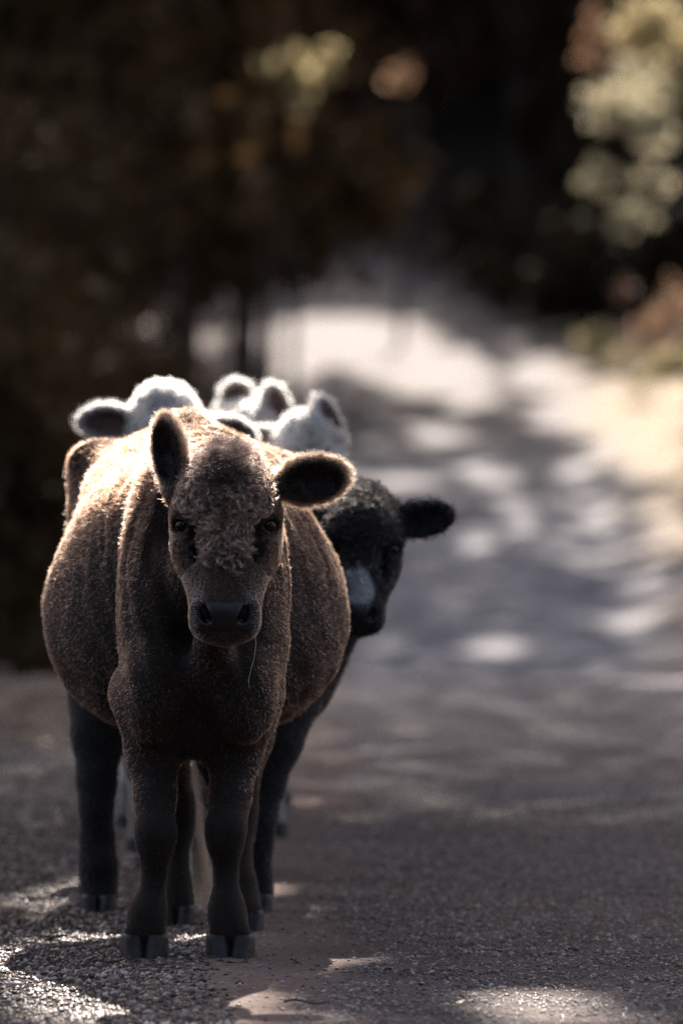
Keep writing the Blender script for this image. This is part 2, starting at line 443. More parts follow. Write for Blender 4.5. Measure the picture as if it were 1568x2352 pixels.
gcol = np.concatenate([ground_col(GP), np.ones((len(GP), 1))], 1)
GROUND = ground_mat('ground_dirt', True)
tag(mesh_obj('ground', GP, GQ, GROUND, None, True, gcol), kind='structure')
# the road itself: a draped sheet slightly above the ground
ry = np.concatenate([np.arange(-6, 34, .12), np.arange(34, 160, .5)]); ru = np.linspace(-1, 1, 61)
RX = np.interp(ry, ROAD_Y, ROAD_X)[:, None] + ru[None, :] * (np.interp(ry, ROAD_Y, ROAD_W)[:, None] + .12 * np.sin(ry * .9)[:, None])
RYY = np.repeat(ry[:, None], 61, 1)
edge = np.minimum(1, (1 - np.abs(ru)) / .06)
RZ = terrain(RX, RYY) + (.018 * edge - .012)[None, :]
RP = np.stack([RX.ravel(), RYY.ravel(), RZ.ravel()], 1)
ri = (np.arange(len(ry) - 1)[:, None] * 61 + np.arange(60)[None, :]).ravel()
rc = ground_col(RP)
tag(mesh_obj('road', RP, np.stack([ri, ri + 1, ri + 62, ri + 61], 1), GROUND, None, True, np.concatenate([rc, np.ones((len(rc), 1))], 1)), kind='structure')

# ------------------------------------------------------------------ gravel: real pebbles
def stones(name, n, region, smin, smax, cols, flat=.6, seed=1, pw=3.0, dens=None, octa=False):
    r = np.random.default_rng(seed)
    t = (1 + 5 ** .5) / 2
    iv = np.array([(-1, t, 0), (1, t, 0), (-1, -t, 0), (1, -t, 0), (0, -1, t), (0, 1, t), (0, -1, -t), (0, 1, -t), (t, 0, -1), (t, 0, 1), (-t, 0, -1), (-t, 0, 1)]) / 1.9
    ifc = np.array([(0, 11, 5), (0, 5, 1), (0, 1, 7), (0, 7, 10), (0, 10, 11), (1, 5, 9), (5, 11, 4), (11, 10, 2), (10, 7, 6), (7, 1, 8), (3, 9, 4), (3, 4, 2), (3, 2, 6), (3, 6, 8), (3, 8, 9), (4, 9, 5), (2, 4, 11), (6, 2, 10), (8, 6, 7), (9, 8, 1)])
    if octa:
        iv = np.array([(1, 0, 0), (-1, 0, 0), (0, 1, 0), (0, -1, 0), (0, 0, 1), (0, 0, -1)], float) * 1.15
        ifc = np.array([(0, 2, 4), (2, 1, 4), (1, 3, 4), (3, 0, 4), (2, 0, 5), (1, 2, 5), (3, 1, 5), (0, 3, 5)])
    nv = len(iv)
    x = region[0] + (region[1] - region[0]) * r.random(n * 2); y = region[2] + (region[3] - region[2]) * r.random(n * 2) ** 1.35
    if dens is not None:
        k = r.random(len(x)) < dens(x, y); x, y = x[k], y[k]
    x, y = x[:n], y[:n]; n = len(x)
    s = smin + (smax - smin) * r.random(n) ** pw
    ang = r.random(n) * 6.28
    ax = np.stack([s * (.7 + .6 * r.random(n)), s * (.5 + .5 * r.random(n)), s * flat * (.5 + .6 * r.random(n))], 1)
    v = iv[None] * (1 + .30 * (r.random((n, nv, 1)) - .5) * (2.2 if octa else 1)) * ax[:, None, :] * .5
    tilt = (r.random(n) - .5) * .9
    v = np.stack([v[..., 0], v[..., 1] * np.cos(tilt)[:, None] - v[..., 2] * np.sin(tilt)[:, None], v[..., 1] * np.sin(tilt)[:, None] + v[..., 2] * np.cos(tilt)[:, None]], -1)
    c, sn = np.cos(ang)[:, None], np.sin(ang)[:, None]
    v = np.stack([v[..., 0] * c - v[..., 1] * sn, v[..., 0] * sn + v[..., 1] * c, v[..., 2]], -1)
    z = terrain(x, y) + .006 + s * flat * .12
    v = v + np.stack([x, y, z], 1)[:, None, :]
    F = (ifc[None] + (np.arange(n) * nv)[:, None, None]).reshape(-1, 3)
    ci = r.integers(0, len(cols), n); col = np.array(cols)[ci] * (.6 + .8 * r.random((n, 1)))
    col = np.repeat(np.concatenate([col, np.ones((n, 1))], 1), nv, 0)
    return tag(mesh_obj(name, v.reshape(-1, 3), F, STONE, None, False, col), kind='stuff')
STONE, _t, _b = new_mat('stone'); _a = _t.nodes.new('ShaderNodeAttribute'); _a.attribute_name = 'col'; _t.links.new(_a.outputs['Color'], _b.inputs['Base Color']); _b.inputs['Roughness'].default_value = .5
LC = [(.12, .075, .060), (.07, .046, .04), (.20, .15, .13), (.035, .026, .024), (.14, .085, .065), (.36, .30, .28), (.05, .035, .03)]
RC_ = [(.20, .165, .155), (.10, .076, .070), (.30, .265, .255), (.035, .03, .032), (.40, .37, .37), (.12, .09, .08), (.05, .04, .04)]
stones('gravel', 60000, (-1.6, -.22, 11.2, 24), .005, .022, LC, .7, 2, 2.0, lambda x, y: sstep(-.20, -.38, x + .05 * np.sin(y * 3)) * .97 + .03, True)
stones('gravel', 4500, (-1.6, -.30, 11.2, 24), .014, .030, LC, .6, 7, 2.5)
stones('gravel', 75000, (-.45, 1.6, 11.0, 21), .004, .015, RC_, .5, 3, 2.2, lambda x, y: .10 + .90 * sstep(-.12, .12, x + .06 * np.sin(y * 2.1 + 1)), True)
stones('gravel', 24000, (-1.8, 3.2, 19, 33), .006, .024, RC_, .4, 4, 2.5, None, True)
for i, (px, py, s, c) in enumerate(((1316, 2195, .030, (.05, .04, .04)), (785, 1870, .030, (.04, .035, .035)), (440, 2290, .034, (.16, .13, .12)), (505, 2200, .026, (.3, .28, .27)), (135, 2135, .024, (.05, .04, .04)),
                                      (40, 2275, .030, (.30, .28, .27)), (620, 2075, .020, (.4, .38, .36)), (60, 1890, .040, (.28, .27, .28)), (595, 2230, .014, (.3, .28, .27)), (430, 2200, .022, (.3, .27, .25)))):
    h = hit(px, py)
    r = np.random.default_rng(40 + i); v, f = [], []
    import bmesh
    bm = bmesh.new(); bmesh.ops.create_icosphere(bm, subdivisions=2, radius=.5)
    for q in bm.verts: q.co *= 1 + .35 * (r.random() - .5)
    v = np.array([q.co[:] for q in bm.verts]) * (s, s * .8, s * .55); f = np.array([[w.index for w in q.verts] for q in bm.faces]); bm.free()
    o = mesh_obj('pebble', v + h + (0, 0, s * .16 + .006), f, STONE, None, False, np.tile([*c, 1], (len(v), 1)))
    side = 'left' if px < 560 else 'right'
    lab = ['dark lump of stone lying alone on the compacted gravel at the lower right', 'dark clod lying on the pale road just right of the far hooves', 'brown stone at the edge of the sand below the left front hoof',
           'pale pebble on the ground between the two front hooves', 'dark pebble in the coarse gravel left of the front hoof', 'pale flat stone at the bottom left corner of the gravel', 'small white stone beside the right hind hoof',
           'large pale stone far back in the gravel at the left edge', 'tiny pale pebble on the sand strip below the right front hoof', 'pale chip of stone in front of the gap between the front hooves'][i]
    tag(o, lab, 'stone', 'loose stones lying on the road')
# twig on the sand
tv = []; tf = []
h = hit(705, 2315)
for k in range(9):
    t = k / 8; c = h + ((t - .5) * .10, .006 * math.sin(t * 5), .012 + .004 * math.sin(t * 7)); rr = .0028 * (1 - .6 * t)
    for j in range(6): tv.append(c + (0, rr * math.cos(j * 1.047), rr * math.sin(j * 1.047)))
for k in range(8):
    for j in range(6): tf.append((k * 6 + j, k * 6 + (j + 1) % 6, k * 6 + 6 + (j + 1) % 6, k * 6 + 6 + j))
tag(mesh_obj('twig', tv, np.array(tf), simple_mat('twig_bark', (.035, .025, .02), .9)), 'thin dark twig lying on the sand strip near the bottom', 'twig')

# dead leaves and bark scraps strewn over the gravel
rl = np.random.default_rng(21); nl_ = 2600
lx = -1.7 + 3.6 * rl.random(nl_); ly = 11.5 + 14 * rl.random(nl_); kk = (lx < -.3) | (rl.random(nl_) < .35); lx, ly = lx[kk], ly[kk]; nl_ = len(lx)
sz = .010 + .030 * rl.random((nl_, 1)) ** 2; an = rl.random(nl_) * 6.28; u = np.stack([np.cos(an), np.sin(an), .25 * rl.normal(size=nl_)], 1) * sz; w_ = np.stack([-np.sin(an), np.cos(an), .3 * rl.normal(size=nl_)], 1) * sz * .38
cc_ = np.stack([lx, ly, terrain(lx, ly) + .016], 1)
lv = np.stack([cc_ - u * .5, cc_ + w_ * .5 + (0, 0, -.002), cc_ + u * .5, cc_ - w_ * .5 + (0, 0, -.002)], 1).reshape(-1, 3)
lcol = np.array([(.10, .055, .03), (.16, .10, .06), (.05, .03, .02), (.24, .17, .11)])[rl.integers(0, 4, nl_)]
tag(mesh_obj('leaf_litter', lv, np.arange(4 * nl_).reshape(-1, 4), STONE, None, False, np.repeat(np.concatenate([lcol, np.ones((nl_, 1))], 1), 4, 0)), kind='stuff')
# ------------------------------------------------------------------ foliage
def leaf_mat(name, c0, c1, trans):
    m, t, b = new_mat(name); L = t.links.new
    oi = t.nodes.new('ShaderNodeTexCoord'); nz = t.nodes.new('ShaderNodeTexNoise'); nz.inputs['Scale'].default_value = 1.3; nz.inputs['Detail'].default_value = 3
    L(oi.outputs['Object'], nz.inputs[0]); r = ramp(t, [(.35, c0), (.65, c1)]); L(nz.outputs[0], r.inputs[0]); L(r.outputs[0], b.inputs['Base Color'])
    b.inputs['Roughness'].default_value = .6; b.inputs['Specular IOR Level'].default_value = .12
    tr = t.nodes.new('ShaderNodeBsdfTranslucent'); L(r.outputs[0], tr.inputs[0]); mx = t.nodes.new('ShaderNodeMixShader'); mx.inputs[0].default_value = trans
    L(b.outputs[0], mx.inputs[1]); L(tr.outputs[0], mx.inputs[2]); L(mx.outputs[0], t.nodes['Material Output'].inputs[0])
    return m
LEAF = leaf_mat('leaf_dark', (.014, .009, .004), (.030, .019, .008), .25)  # deep forest shade is put into this dark leaf colour
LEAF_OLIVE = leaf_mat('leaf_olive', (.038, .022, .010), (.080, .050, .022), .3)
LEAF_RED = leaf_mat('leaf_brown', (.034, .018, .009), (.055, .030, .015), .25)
LEAF_SUN = leaf_mat('leaf_yellow', (.46, .39, .21), (.58, .49, .31), .5)  # sunlit highlights of the boughs are put into this light leaf colour
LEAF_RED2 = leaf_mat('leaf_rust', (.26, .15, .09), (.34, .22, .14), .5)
LEAF_PALE = leaf_mat('leaf_pale', (.42, .38, .26), (.52, .46, .32), .5)  # lightened likewise, to carry the sunlit highlights of the bush tops
BARK = simple_mat('bark', (.045, .034, .028), .95, noise=6, var=.5, bump=.8, bump_scale=20)
def leaf_quads(pts, size, r, asp=.55):
    n = len(pts); a = norm(r.normal(size=(n, 3))); b = norm(np.cross(a, r.normal(size=(n, 3))))
    s = size * (.6 + .8 * r.random((n, 1)))
    V = np.stack([pts - a * s * .5, pts + b * s * asp * .5, pts + a * s * .5, pts - b * s * asp * .5], 1).reshape(-1, 3)
    return V, np.arange(4 * n).reshape(-1, 4)
def tube(pts, rad, n=8):
    pts = np.array(pts, float); V = []; F = []
    for i, p in enumerate(pts):
        d = pts[min(i + 1, len(pts) - 1)] - pts[max(i - 1, 0)]; d /= np.linalg.norm(d)
        a = np.cross(d, (0.3, 1, .1)); a /= np.linalg.norm(a); b = np.cross(d, a)
        for j in range(n): V.append(p + rad[i] * (a * math.cos(2 * math.pi * j / n) + b * math.sin(2 * math.pi * j / n)))
    for i in range(len(pts) - 1):
        for j in range(n): F.append((i * n + j, i * n + (j + 1) % n, (i + 1) * n + (j + 1) % n, (i + 1) * n + j))
    return np.array(V), np.array(F)
def tubes(lst, n=8):
    V = []; F = []; k = 0
    for pts, rad in lst:
        v, f = tube(pts, rad, n); V.append(v); F.append(f + k); k += len(v)
    return np.concatenate(V), np.concatenate(F)
# where sunlight reaches, in the ground plane traced down the sun's rays: g = p - z * (sun x, y) / sun z
def g_of(p): return p[..., 0] - p[..., 2] * SUN[0] / SUN[2], p[..., 1] - p[..., 2] * SUN[1] / SUN[2]
LIT = []          # (gx, gy, rx, ry)
def lit_px(px, py, rx, ry, grow=1.0):
    c = hit(px, py); a = hit(px + rx, py); b0 = hit(px, py - ry); b1 = hit(px, py + ry)
    gx, gy = g_of(c); ra = abs(a[0] - c[0]) * grow; g0 = g_of(b0)[1]; g1 = g_of(b1)[1]
    rb = max(min(abs(g0 - gy), abs(g1 - gy)), abs(g0 - g1) * .5) * grow
    LIT.append((gx, gy, max(ra, .05), max(rb, .05)))
for a in ((680, 790, 80, 50), (690, 850, 70, 30), (860, 790, 170, 55), (990, 850, 150, 60), (1075, 905, 80, 40), (760, 740, 130, 14), (960, 745, 60, 12), (1010, 1000, 80, 22),
          (1250, 870, 110, 45), (1330, 930, 130, 60), (1440, 1000, 130, 90), (1530, 900, 60, 90), (1400, 900, 60, 40), (1500, 1020, 100, 110), (1545, 1210, 50, 60), (1540, 1130, 60, 70), (1120, 1090, 60, 36), (1190, 1190, 36, 44), (1330, 1090, 60, 30), (1420, 1180, 40, 30), (1185, 1500, 85, 24),
          (940, 1110, 90, 16), (300, 752, 26, 18), (375, 748, 32, 24), (480, 785, 36, 24), (570, 760, 36, 26), (1130, 1260, 60, 24),
          (1200, 2322, 225, 36), (1440, 2345, 120, 26), (580, 2340, 130, 10), (300, 2325, 90, 8), (90, 2262, 60, 8), (90, 2085, 90, 12), (615, 2138, 22, 7), (690, 2118, 50, 5), (1500, 1410, 60, 20)):
    lit_px(*a)
LIT += [(2.2, 31.0, .8, .30)]
SPRAYS = [(395, 270, 76, 72, 42, 800, .16, 0, 'sunlit yellow green leafy bough against the dark trees at the upper left'), (662, 178, 78, 62, 50, 800, .16, 0, 'sunlit yellow leafy bough at the edge of the dark left trees'),
          (612, 45, 80, 42, 55, 420, .15, 2, 'orange brown leafy bough at the top of the picture left of centre'), (592, 465, 76, 26, 30, 90, .13, 2, 'small brown leaf spray at the right edge of the left trees'),
          (98, 545, 70, 26, 34, 80, .13, 2, 'small brown leaf spray low at the far left'), (1490, 62, 74, 95, 62, 900, .14, 0, 'bright yellow leafy bough at the top right corner'),
          (1385, 95, 78, 42, 40, 150, .14, 2, 'dim pinkish leaf spray left of the bright top right bough'), (1460, 262, 66, 82, 52, 900, .13, 1, 'large pale leafy bush top standing high at the right'),
          (1372, 405, 68, 32, 30, 230, .12, 1, 'small pale leaf tuft below and left of the large pale bush top'), (1492, 420, 68, 28, 28, 190, .12, 1, 'small pale leaf tuft below the large pale bush top'),
          (1458, 500, 66, 32, 30, 230, .12, 1, 'lowest pale leaf tuft at the upper right'), (1560, 195, 64, 30, 36, 240, .12, 0, 'yellow leaf tuft at the right edge beside the pale bush top'),
          (1385, 790, 66, 55, 36, 220, .13, 0, 'low yellowish shrub on the right bank under the dark forest'), (1545, 845, 56, 50, 34, 420, .10, 0, 'yellow lit shrub on the right bank at the edge of the picture'),
          (920, 172, 100, 28, 24, 60, .16, 2, 'very dim leaf spray in the dark forest at the upper centre'), (1540, 720, 60, 60, 70, 240, .11, 2, 'reddish brown twiggy shrub at the right edge')]
for a in SPRAYS:
    c = P(a[0], a[1], a[2]); gx, gy = g_of(c); LIT.append((gx, gy, a[3] * a[2] / FPX * 1.7 + (.5 if a[0] < 1000 else 0), (a[3] * .8 + a[4] * 1.3) * a[2] / FPX * 1.2 + (1.2 if a[0] < 1000 else 0)))
LIT += [(-.45, 12.6, .34, .9), (-.50, 13.5, .54, .52), (-.11, 12.02, .19, .15), (-.43, 13.9, .38, .8), (-.62, 13.4, .20, .5), (-.46, 14.9, .34, .5), (-.72, 15.3, .26, .35), (-.47, 15.8, .38, .5), (-.47, 16.7, .38, .6)]
LITA = np.array(LIT)
def lit(gx, gy, grow=1.0, wob=None):
    m = np.zeros(gx.shape, bool)
    for cx_, cy_, rx_, ry_ in LITA:
        m |= ((gx - cx_) / (rx_ * grow)) ** 2 + ((gy - cy_) / (ry_ * grow)) ** 2 < 1
    return m
def canopy(n, gx0, gx1, gy0, gy1, hfun, thick, size, sites, label, r, thin=None):
    """unseen foliage above the frame, shaped by LIT for its shade, shared among roadside trees"""
    gx = gx0 + (gx1 - gx0) * r.random(n); gy = gy0 + (gy1 - gy0) * r.random(n)
    q = np.stack([gx, gy, 0 * gx], 1); wa = np.where(gy > 36, 3.4, np.where((gx < .05) & (gy > 11.9), .35, 1.6)) * size
    k = ~lit(gx + (fbm(q, size * 5, 71) - .5) * wa, gy + (fbm(q, size * 5, 78) - .5) * wa * 2.2)  # no leaves where LIT, so the crowns are shaped to the wanted shade
    if thin is not None: k &= r.random(n) > thin(gx, gy)
    gx, gy = gx[k], gy[k]; z = hfun(gy) + thick * r.random(len(gx))
    p = np.stack([gx + z * SUN[0] / SUN[2], gy + z * SUN[1] / SUN[2], z], 1)
    above = p[:, 2] > CAM_H + p[:, 1] * .0822 + 1.0
    p = p[above & (p[:, 2] > terrain(p[:, 0], p[:, 1]) + 1.5)]
    S_ = np.array(sites); own = np.argmin(((p[:, None, :2] - S_[None]) ** 2).sum(-1), 1)
    for i, (tx, ty) in enumerate(sites):
        pi = p[own == i]
        if len(pi) < 30: continue
        tz = float(terrain(tx, ty)); root = empty('roadside_tree', (tx, ty, tz))
        tag(root, label, 'tree', 'tall trees overhanging the road')
        top = float(pi[:, 2].mean())
        limbs = [([(tx, ty, tz - .2), (tx + .1, ty, tz + (top - tz) * .4), (tx + .05, ty + .2, tz + (top - tz) * .75), (tx - .1, ty, top + 1.5)], [.34, .27, .20, .08])]
        v, f = tubes(limbs, 10); mesh_obj('trunk', v, f, BARK, root)
        br = []
        for _ in range(9):
            e = pi[r.integers(len(pi))]; s = np.array([tx, ty, tz + (top - tz) * (.55 + .4 * r.random())]); mid = (s + e) / 2 + (0, 0, .6)
            ws = (s[None] * (1 - np.array([.2, .5, .8]))[:, None] + e[None] * np.array([.2, .5, .8])[:, None])
            gxa, gya = g_of(ws)
            if lit(gxa, gya).any(): continue
            br.append(([s, mid, e], [.10, .07, .02]))
        if br: v, f = tubes(br, 6); mesh_obj('limb', v, f, BARK, root)
        v, f = leaf_quads(pi, size, r, .95); mesh_obj('crown', v, f, LEAF, root, False)
r = np.random.default_rng(5)
near_sites = [(-6.5, 24), (5.8, 22), (-5.5, 33), (6.2, 31), (-6, 42), (6.6, 40)]
canopy(80000, -5.5, 6.5, -2, 18.5, lambda g: 12.5 + .03 * g, 1.8, .27, near_sites, 'tall roadside tree whose crown is shaped to shade the near road, out of the frame', r)
near_sites2 = [(-7.5, 29), (7.6, 27), (-7, 38), (7.4, 45), (-7.8, 48)]
canopy(80000, -5.5, 6.5, 17.5, 36, lambda g: 13.5 + .03 * g, 1.8, .16, near_sites2, 'tall roadside tree whose crown is shaped to shade the crest of the road, out of the frame', r, lambda x, y: .25 * sstep(20, 28, y))
far_sites = [(-9, 60), (-10, 78), (-12, 98), (-13, 118), (14, 58), (16, 76), (17, 96), (18, 116), (-4, 135), (8, 138)]
canopy(290000, -13, 20, 36, 134, lambda g: 21 + .08 * np.maximum(g - 36, 0), 4.0, .34, far_sites, 'tall roadside tree whose crown is shaped to shade the far road, out of the frame', r, lambda x, y: .12 + .30 * sstep(105, 112, y) * (np.abs(x + .3) < 3.5) + .18 * sstep(-2, 0, x) * sstep(115, 100, y))

def tree(name, base, h, cr, ch, nleaf, lsize, mat, label, cat, group, r, trunk=.16, lean=(0, 0), low=.3, clumps=14):
    b = np.array([base[0], base[1], float(terrain(base[0], base[1]))]); root = empty(name, tuple(b)); tag(root, label, cat, group)
    top = b + (lean[0], lean[1], h)
    v, f = tubes([([b - (0, 0, .2), b + (lean[0] * .3, lean[1] * .3, h * .35), b + (lean[0] * .7, lean[1] * .7, h * .7), top], [trunk, trunk * .75, trunk * .45, trunk * .1])] +
                 [([b + (lean[0] * q, lean[1] * q, h * q), b + (lean[0] * q + math.cos(a) * cr * .5, lean[1] * q + math.sin(a) * cr * .5, h * q + cr * .3), b + (lean[0] * q + math.cos(a) * cr * .9, lean[1] * q + math.sin(a) * cr * .9, h * q + cr * .35)], [trunk * .35, trunk * .22, trunk * .06])
                  for q, a in [(low + (1 - low) * r.random() * .8, r.random() * 6.28) for _ in range(7)]], 7)
    mesh_obj('trunk', v, f, BARK, root)
    cc = []
    for _ in range(clumps):
        q = low + (1 - low) * r.random(); rad = cr * (1 - .55 * max(0, (q - low) / (1 - low)) ** 1.5); a = r.random() * 6.28; d = rad * r.random() ** .5
        cc.append(b + (lean[0] * q + math.cos(a) * d, lean[1] * q + math.sin(a) * d, h * q))
    cc = np.array(cc); own = r.integers(len(cc), size=nleaf)
    p = cc[own] + r.normal(size=(nleaf, 3)) * cr * .27 * (1, 1, .8)
    p = p[p[:, 2] > b[2] + h * low * .6]
    v, f = leaf_quads(p, lsize, r); mesh_obj('crown', v, f, mat, root, False)
    return root
def at_px(px, Y): return (px - 784) * Y / FPX
# dark evergreens left of the road, their skirts ending above the verge
G1 = 'dark trees left of the road'
for px, Y, h, cr_, lab in ((560, 84, 9, 1.7, 'dark evergreen beside the road bend, nearest to the road of the left trees'), (430, 88, 9.5, 2.2, 'dark evergreen second from the road on the left'),
                           (250, 80, 9, 2.3, 'dark evergreen third from the road on the left'), (90, 76, 9, 2.3, 'dark evergreen fourth from the road on the left'), (-60, 70, 9, 2.3, 'dark evergreen at the very left edge behind the herd')):
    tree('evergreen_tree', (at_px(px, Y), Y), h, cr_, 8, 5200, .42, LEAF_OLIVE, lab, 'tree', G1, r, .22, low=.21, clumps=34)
# dark shrubs on the left verge close behind the crest
for px, Y, h, cr_, lab in ((60, 46, 3.2, 1.0, 'dark shrub on the left verge at the edge of the picture'), (190, 50, 2.6, .85, 'dark shrub on the left verge just behind the leftmost white ear'), (-30, 40, 2.4, .8, 'low dark shrub nearest on the left verge'), (120, 58, 4.4, 1.3, 'tall dark shrub farther back on the left verge'),
                           (330, 60, 1.9, .7, 'low dark shrub behind the white cows on the left verge')):
    tree('shrub', (at_px(px, Y), Y), h, cr_, 3, 3600, .16, LEAF_OLIVE, lab, 'shrub', 'dark shrubs on the left verge', r, .05, low=.06, clumps=26)
for k_, (px, Y, h, lab) in enumerate(((1370, 99, 1.5, 'dark shrub on the right bank where the forest shade begins'), (1290, 104, 1.6, 'dark shrub on the right bank, second along the forest edge'), (1215, 109, 1.7, 'dark shrub on the right bank, third along the forest edge'), (1140, 114, 1.7, 'dark shrub on the right bank, farthest along the forest edge'),
                                      (1480, 101, 2.6, 'tall dark shrub at the right edge below the pale bush tops'), (1400, 110, 3.0, 'dark shrub in the second row of the right bank'), (1290, 117, 3.4, 'tall dark shrub at the back of the right bank'))):
    tree('shrub', (at_px(px, Y), Y), h, 1.1, 3, 1500, .28, LEAF, lab, 'shrub', 'dark shrubs on the right bank', r, .05, low=.08, clumps=22)
# forest on the hill facing us
k = 0
forest_lab = ['dark slender tree on the wooded hill', 'dark broad tree on the wooded hill']
for row, (Y, xs_) in enumerate(((146, np.arange(-3, 16, 2.2)), (128, np.arange(4.2, 17, 2.1)), (118, np.arange(6.5, 17, 2.2)), (152, np.arange(-14, 18, 3.0)), (162, np.arange(-14, 20, 3.4)), (172, np.arange(-14, 20, 4.0)))):
    for x_ in xs_:
        x2 = x_ + r.normal() * .6; y2 = Y + r.normal() * 1.5
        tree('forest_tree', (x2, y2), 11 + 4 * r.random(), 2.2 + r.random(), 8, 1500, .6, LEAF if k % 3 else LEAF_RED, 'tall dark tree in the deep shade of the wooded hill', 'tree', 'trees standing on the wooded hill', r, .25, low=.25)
        k += 1
# sunlit sprays of leaves
def spray(px, py, Y, rx, ry, n, size, mat, name, label, cat, group, r, lit_it=True):
    s = FPX / Y; c = P(px, py, Y); bz = float(terrain(c[0], Y)); root = empty(name, (c[0], Y, bz)); tag(root, label, cat, group)
    R_ = np.array([rx / s, rx / s * .8, ry / s])
    nb = 16; cc = c + r.normal(size=(nb, 3)) * R_ * .66; wr = .08 + .26 * r.random(nb); oi = r.choice(nb, n, p=wr / wr.sum())
    p = cc[oi] + r.normal(size=(n, 3)) * R_ * wr[oi][:, None]
    v, f = leaf_quads(p, size, r, .7); mesh_obj('crown', v, f, mat, root, False)
    xo = at_px(1568 + 190, Y) if px > 1300 else c[0]; yo = Y + 1.2; bz = float(terrain(xo, yo))
    st = [([(xo, yo, bz - .1), (xo + .1, yo, (bz + c[2]) / 2), (xo, yo, c[2] - .2)], [.07, .05, .03]), ([(xo, yo, c[2] - .25), ((xo + c[0]) / 2, (yo + Y) / 2, c[2] + .15), tuple(c)], [.03, .02, .01])] + [([tuple(c), tuple((c + q) / 2), tuple(q)], [.012, .008, .003]) for q in cc]
    v, f = tubes(st, 6); mesh_obj('trunk', v, f, BARK, root)
for a in SPRAYS:
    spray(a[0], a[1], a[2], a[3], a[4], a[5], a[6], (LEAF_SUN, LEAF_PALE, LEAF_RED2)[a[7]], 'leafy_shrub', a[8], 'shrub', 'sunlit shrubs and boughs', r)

# unseen woods added behind the photographer to keep the front of the herd in shade
for i, (x_, y_) in enumerate(((-7, -9), (-3.6, -11), (0, -12), (3.6, -11), (7, -9), (-9, -3), (9, -3), (-9, 5), (9.5, 6))):
    tree('forest_tree', (x_, y_), 9, 2.4, 8, 3200, .5, LEAF, 'unseen dark tree added behind the photographer to shade the herd, out of the frame', 'tree', 'trees behind the photographer', r, .25, low=.12, clumps=26)
# ------------------------------------------------------------------ cattle
def rotm(yaw=0, pitch=0, roll=0):
    return np.array(Matrix.Rotation(math.radians(yaw), 3, 'Z') @ Matrix.Rotation(math.radians(pitch), 3, 'X') @ Matrix.Rotation(math.radians(roll), 3, 'Y'))
class Head:
    """Head frame: x to the picture's right, -y out of the face, z up, origin midway between the eyes."""
    def __init__(s, O, R=I3, k=1.0): s.O = np.asarray(O, float); s.R = R; s.k = k
    def w(s, p): return s.O + s.k * (s.R @ np.asarray(p, float))
    def local(s, V): return ((V - s.O) @ s.R) / s.k
def head_sdf(S, H):
    k = H.k
    E = lambda c, r, kk=.03, R=I3, sub=False: S.ell(H.w(c), np.array(r) * k, kk * k, H.R @ R, sub)
    Cn = lambda a, b, ra, rb, kk=.03, sub=False: S.cone(H.w(a), H.w(b), ra * k, rb * k, kk * k, sub)
    E((0, .075, .065), (.103, .112, .098), .02)
    E((0, .01, .052), (.094, .066, .082), .05)                       # forehead
    E((0, .09, .128), (.058, .06, .038), .05)                        # poll
    Cn((-.078, .035, .020), (.078, .035, .020), .050, .050, .04)     # brow
    for sx in (-1, 1):
        E((sx * .091, .030, .012), (.026, .034, .034), .025)          # orbit
        E((sx * .066, .080, -.052), (.051, .082, .098), .05)           # cheek
        Cn((sx * .070, .040, -.060), (sx * .045, -.035, -.165), .050, .040, .04)
        Cn((sx * .094, .010, -.045), (sx * .060, -.030, -.110), .018, .020, .03)   # facial crest
    Cn((0, .030, .010), (0, -.060, -.150), .078, .058, .05)          # nose bridge
    E((0, -.075, -.198), (.075, .060, .050), .035)                   # muzzle
    for sx in (-1, 1):
        E((sx * .049, -.068, -.224), (.034, .052, .038), .022)        # upper lip wing
        Cn((sx * .036, -.106, -.172), (sx * .060, -.094, -.192), .015, .015, .016)   # nostril rim
        Cn((sx * .060, -.094, -.192), (sx * .060, -.098, -.224), .015, .012, .016)
    E((0, -.120, -.200), (.042, .022, .034), .022)                   # nose pad
    E((0, -.108, -.186), (.046, .026, .010), .010)
    Cn((0, -.150, -.205), (0, -.146, -.240), .0030, .0035, .006, True)
    for sx in (-1, 1):
        E((sx * .070, -.030, -.045), (.013, .030, .045), .025, I3, True)
    Cn((0, .070, -.120), (0, -.050, -.242), .056, .036, .05)         # jaw
    E((0, -.072, -.252), (.050, .044, .019), .012)                   # lower lip and chin
    Cn((-.055, -.125, -.246), (.055, -.125, -.246), .0045, .0045, .006, True)
    for sx in (-1, 1):
        Cn((sx * .052, -.124, -.183), (sx * .045, -.128, -.206), .0075, .0120, .006, True)
        Cn((sx * .045, -.128, -.206), (sx * .029, -.140, -.228), .0120, .0065, .006, True)
        Cn((sx * .048, -.118, -.192), (sx * .040, -.112, -.214), .0105, .0105, .006, True)
        E((sx * .108, -.004, -.002), (.0215, .024, .0160), .008, np.array(Matrix.Rotation(sx * .25, 3, 'Y')), True)   # eye socket
    for sx in (-1, 1):
        Cn((sx * .078, -.008, .022), (sx * .114, .010, .018), .0090, .0095, .010)      # upper lid
        Cn((sx * .082, -.002, -.018), (sx * .110, .012, -.024), .0055, .006, .010)    # lower lid
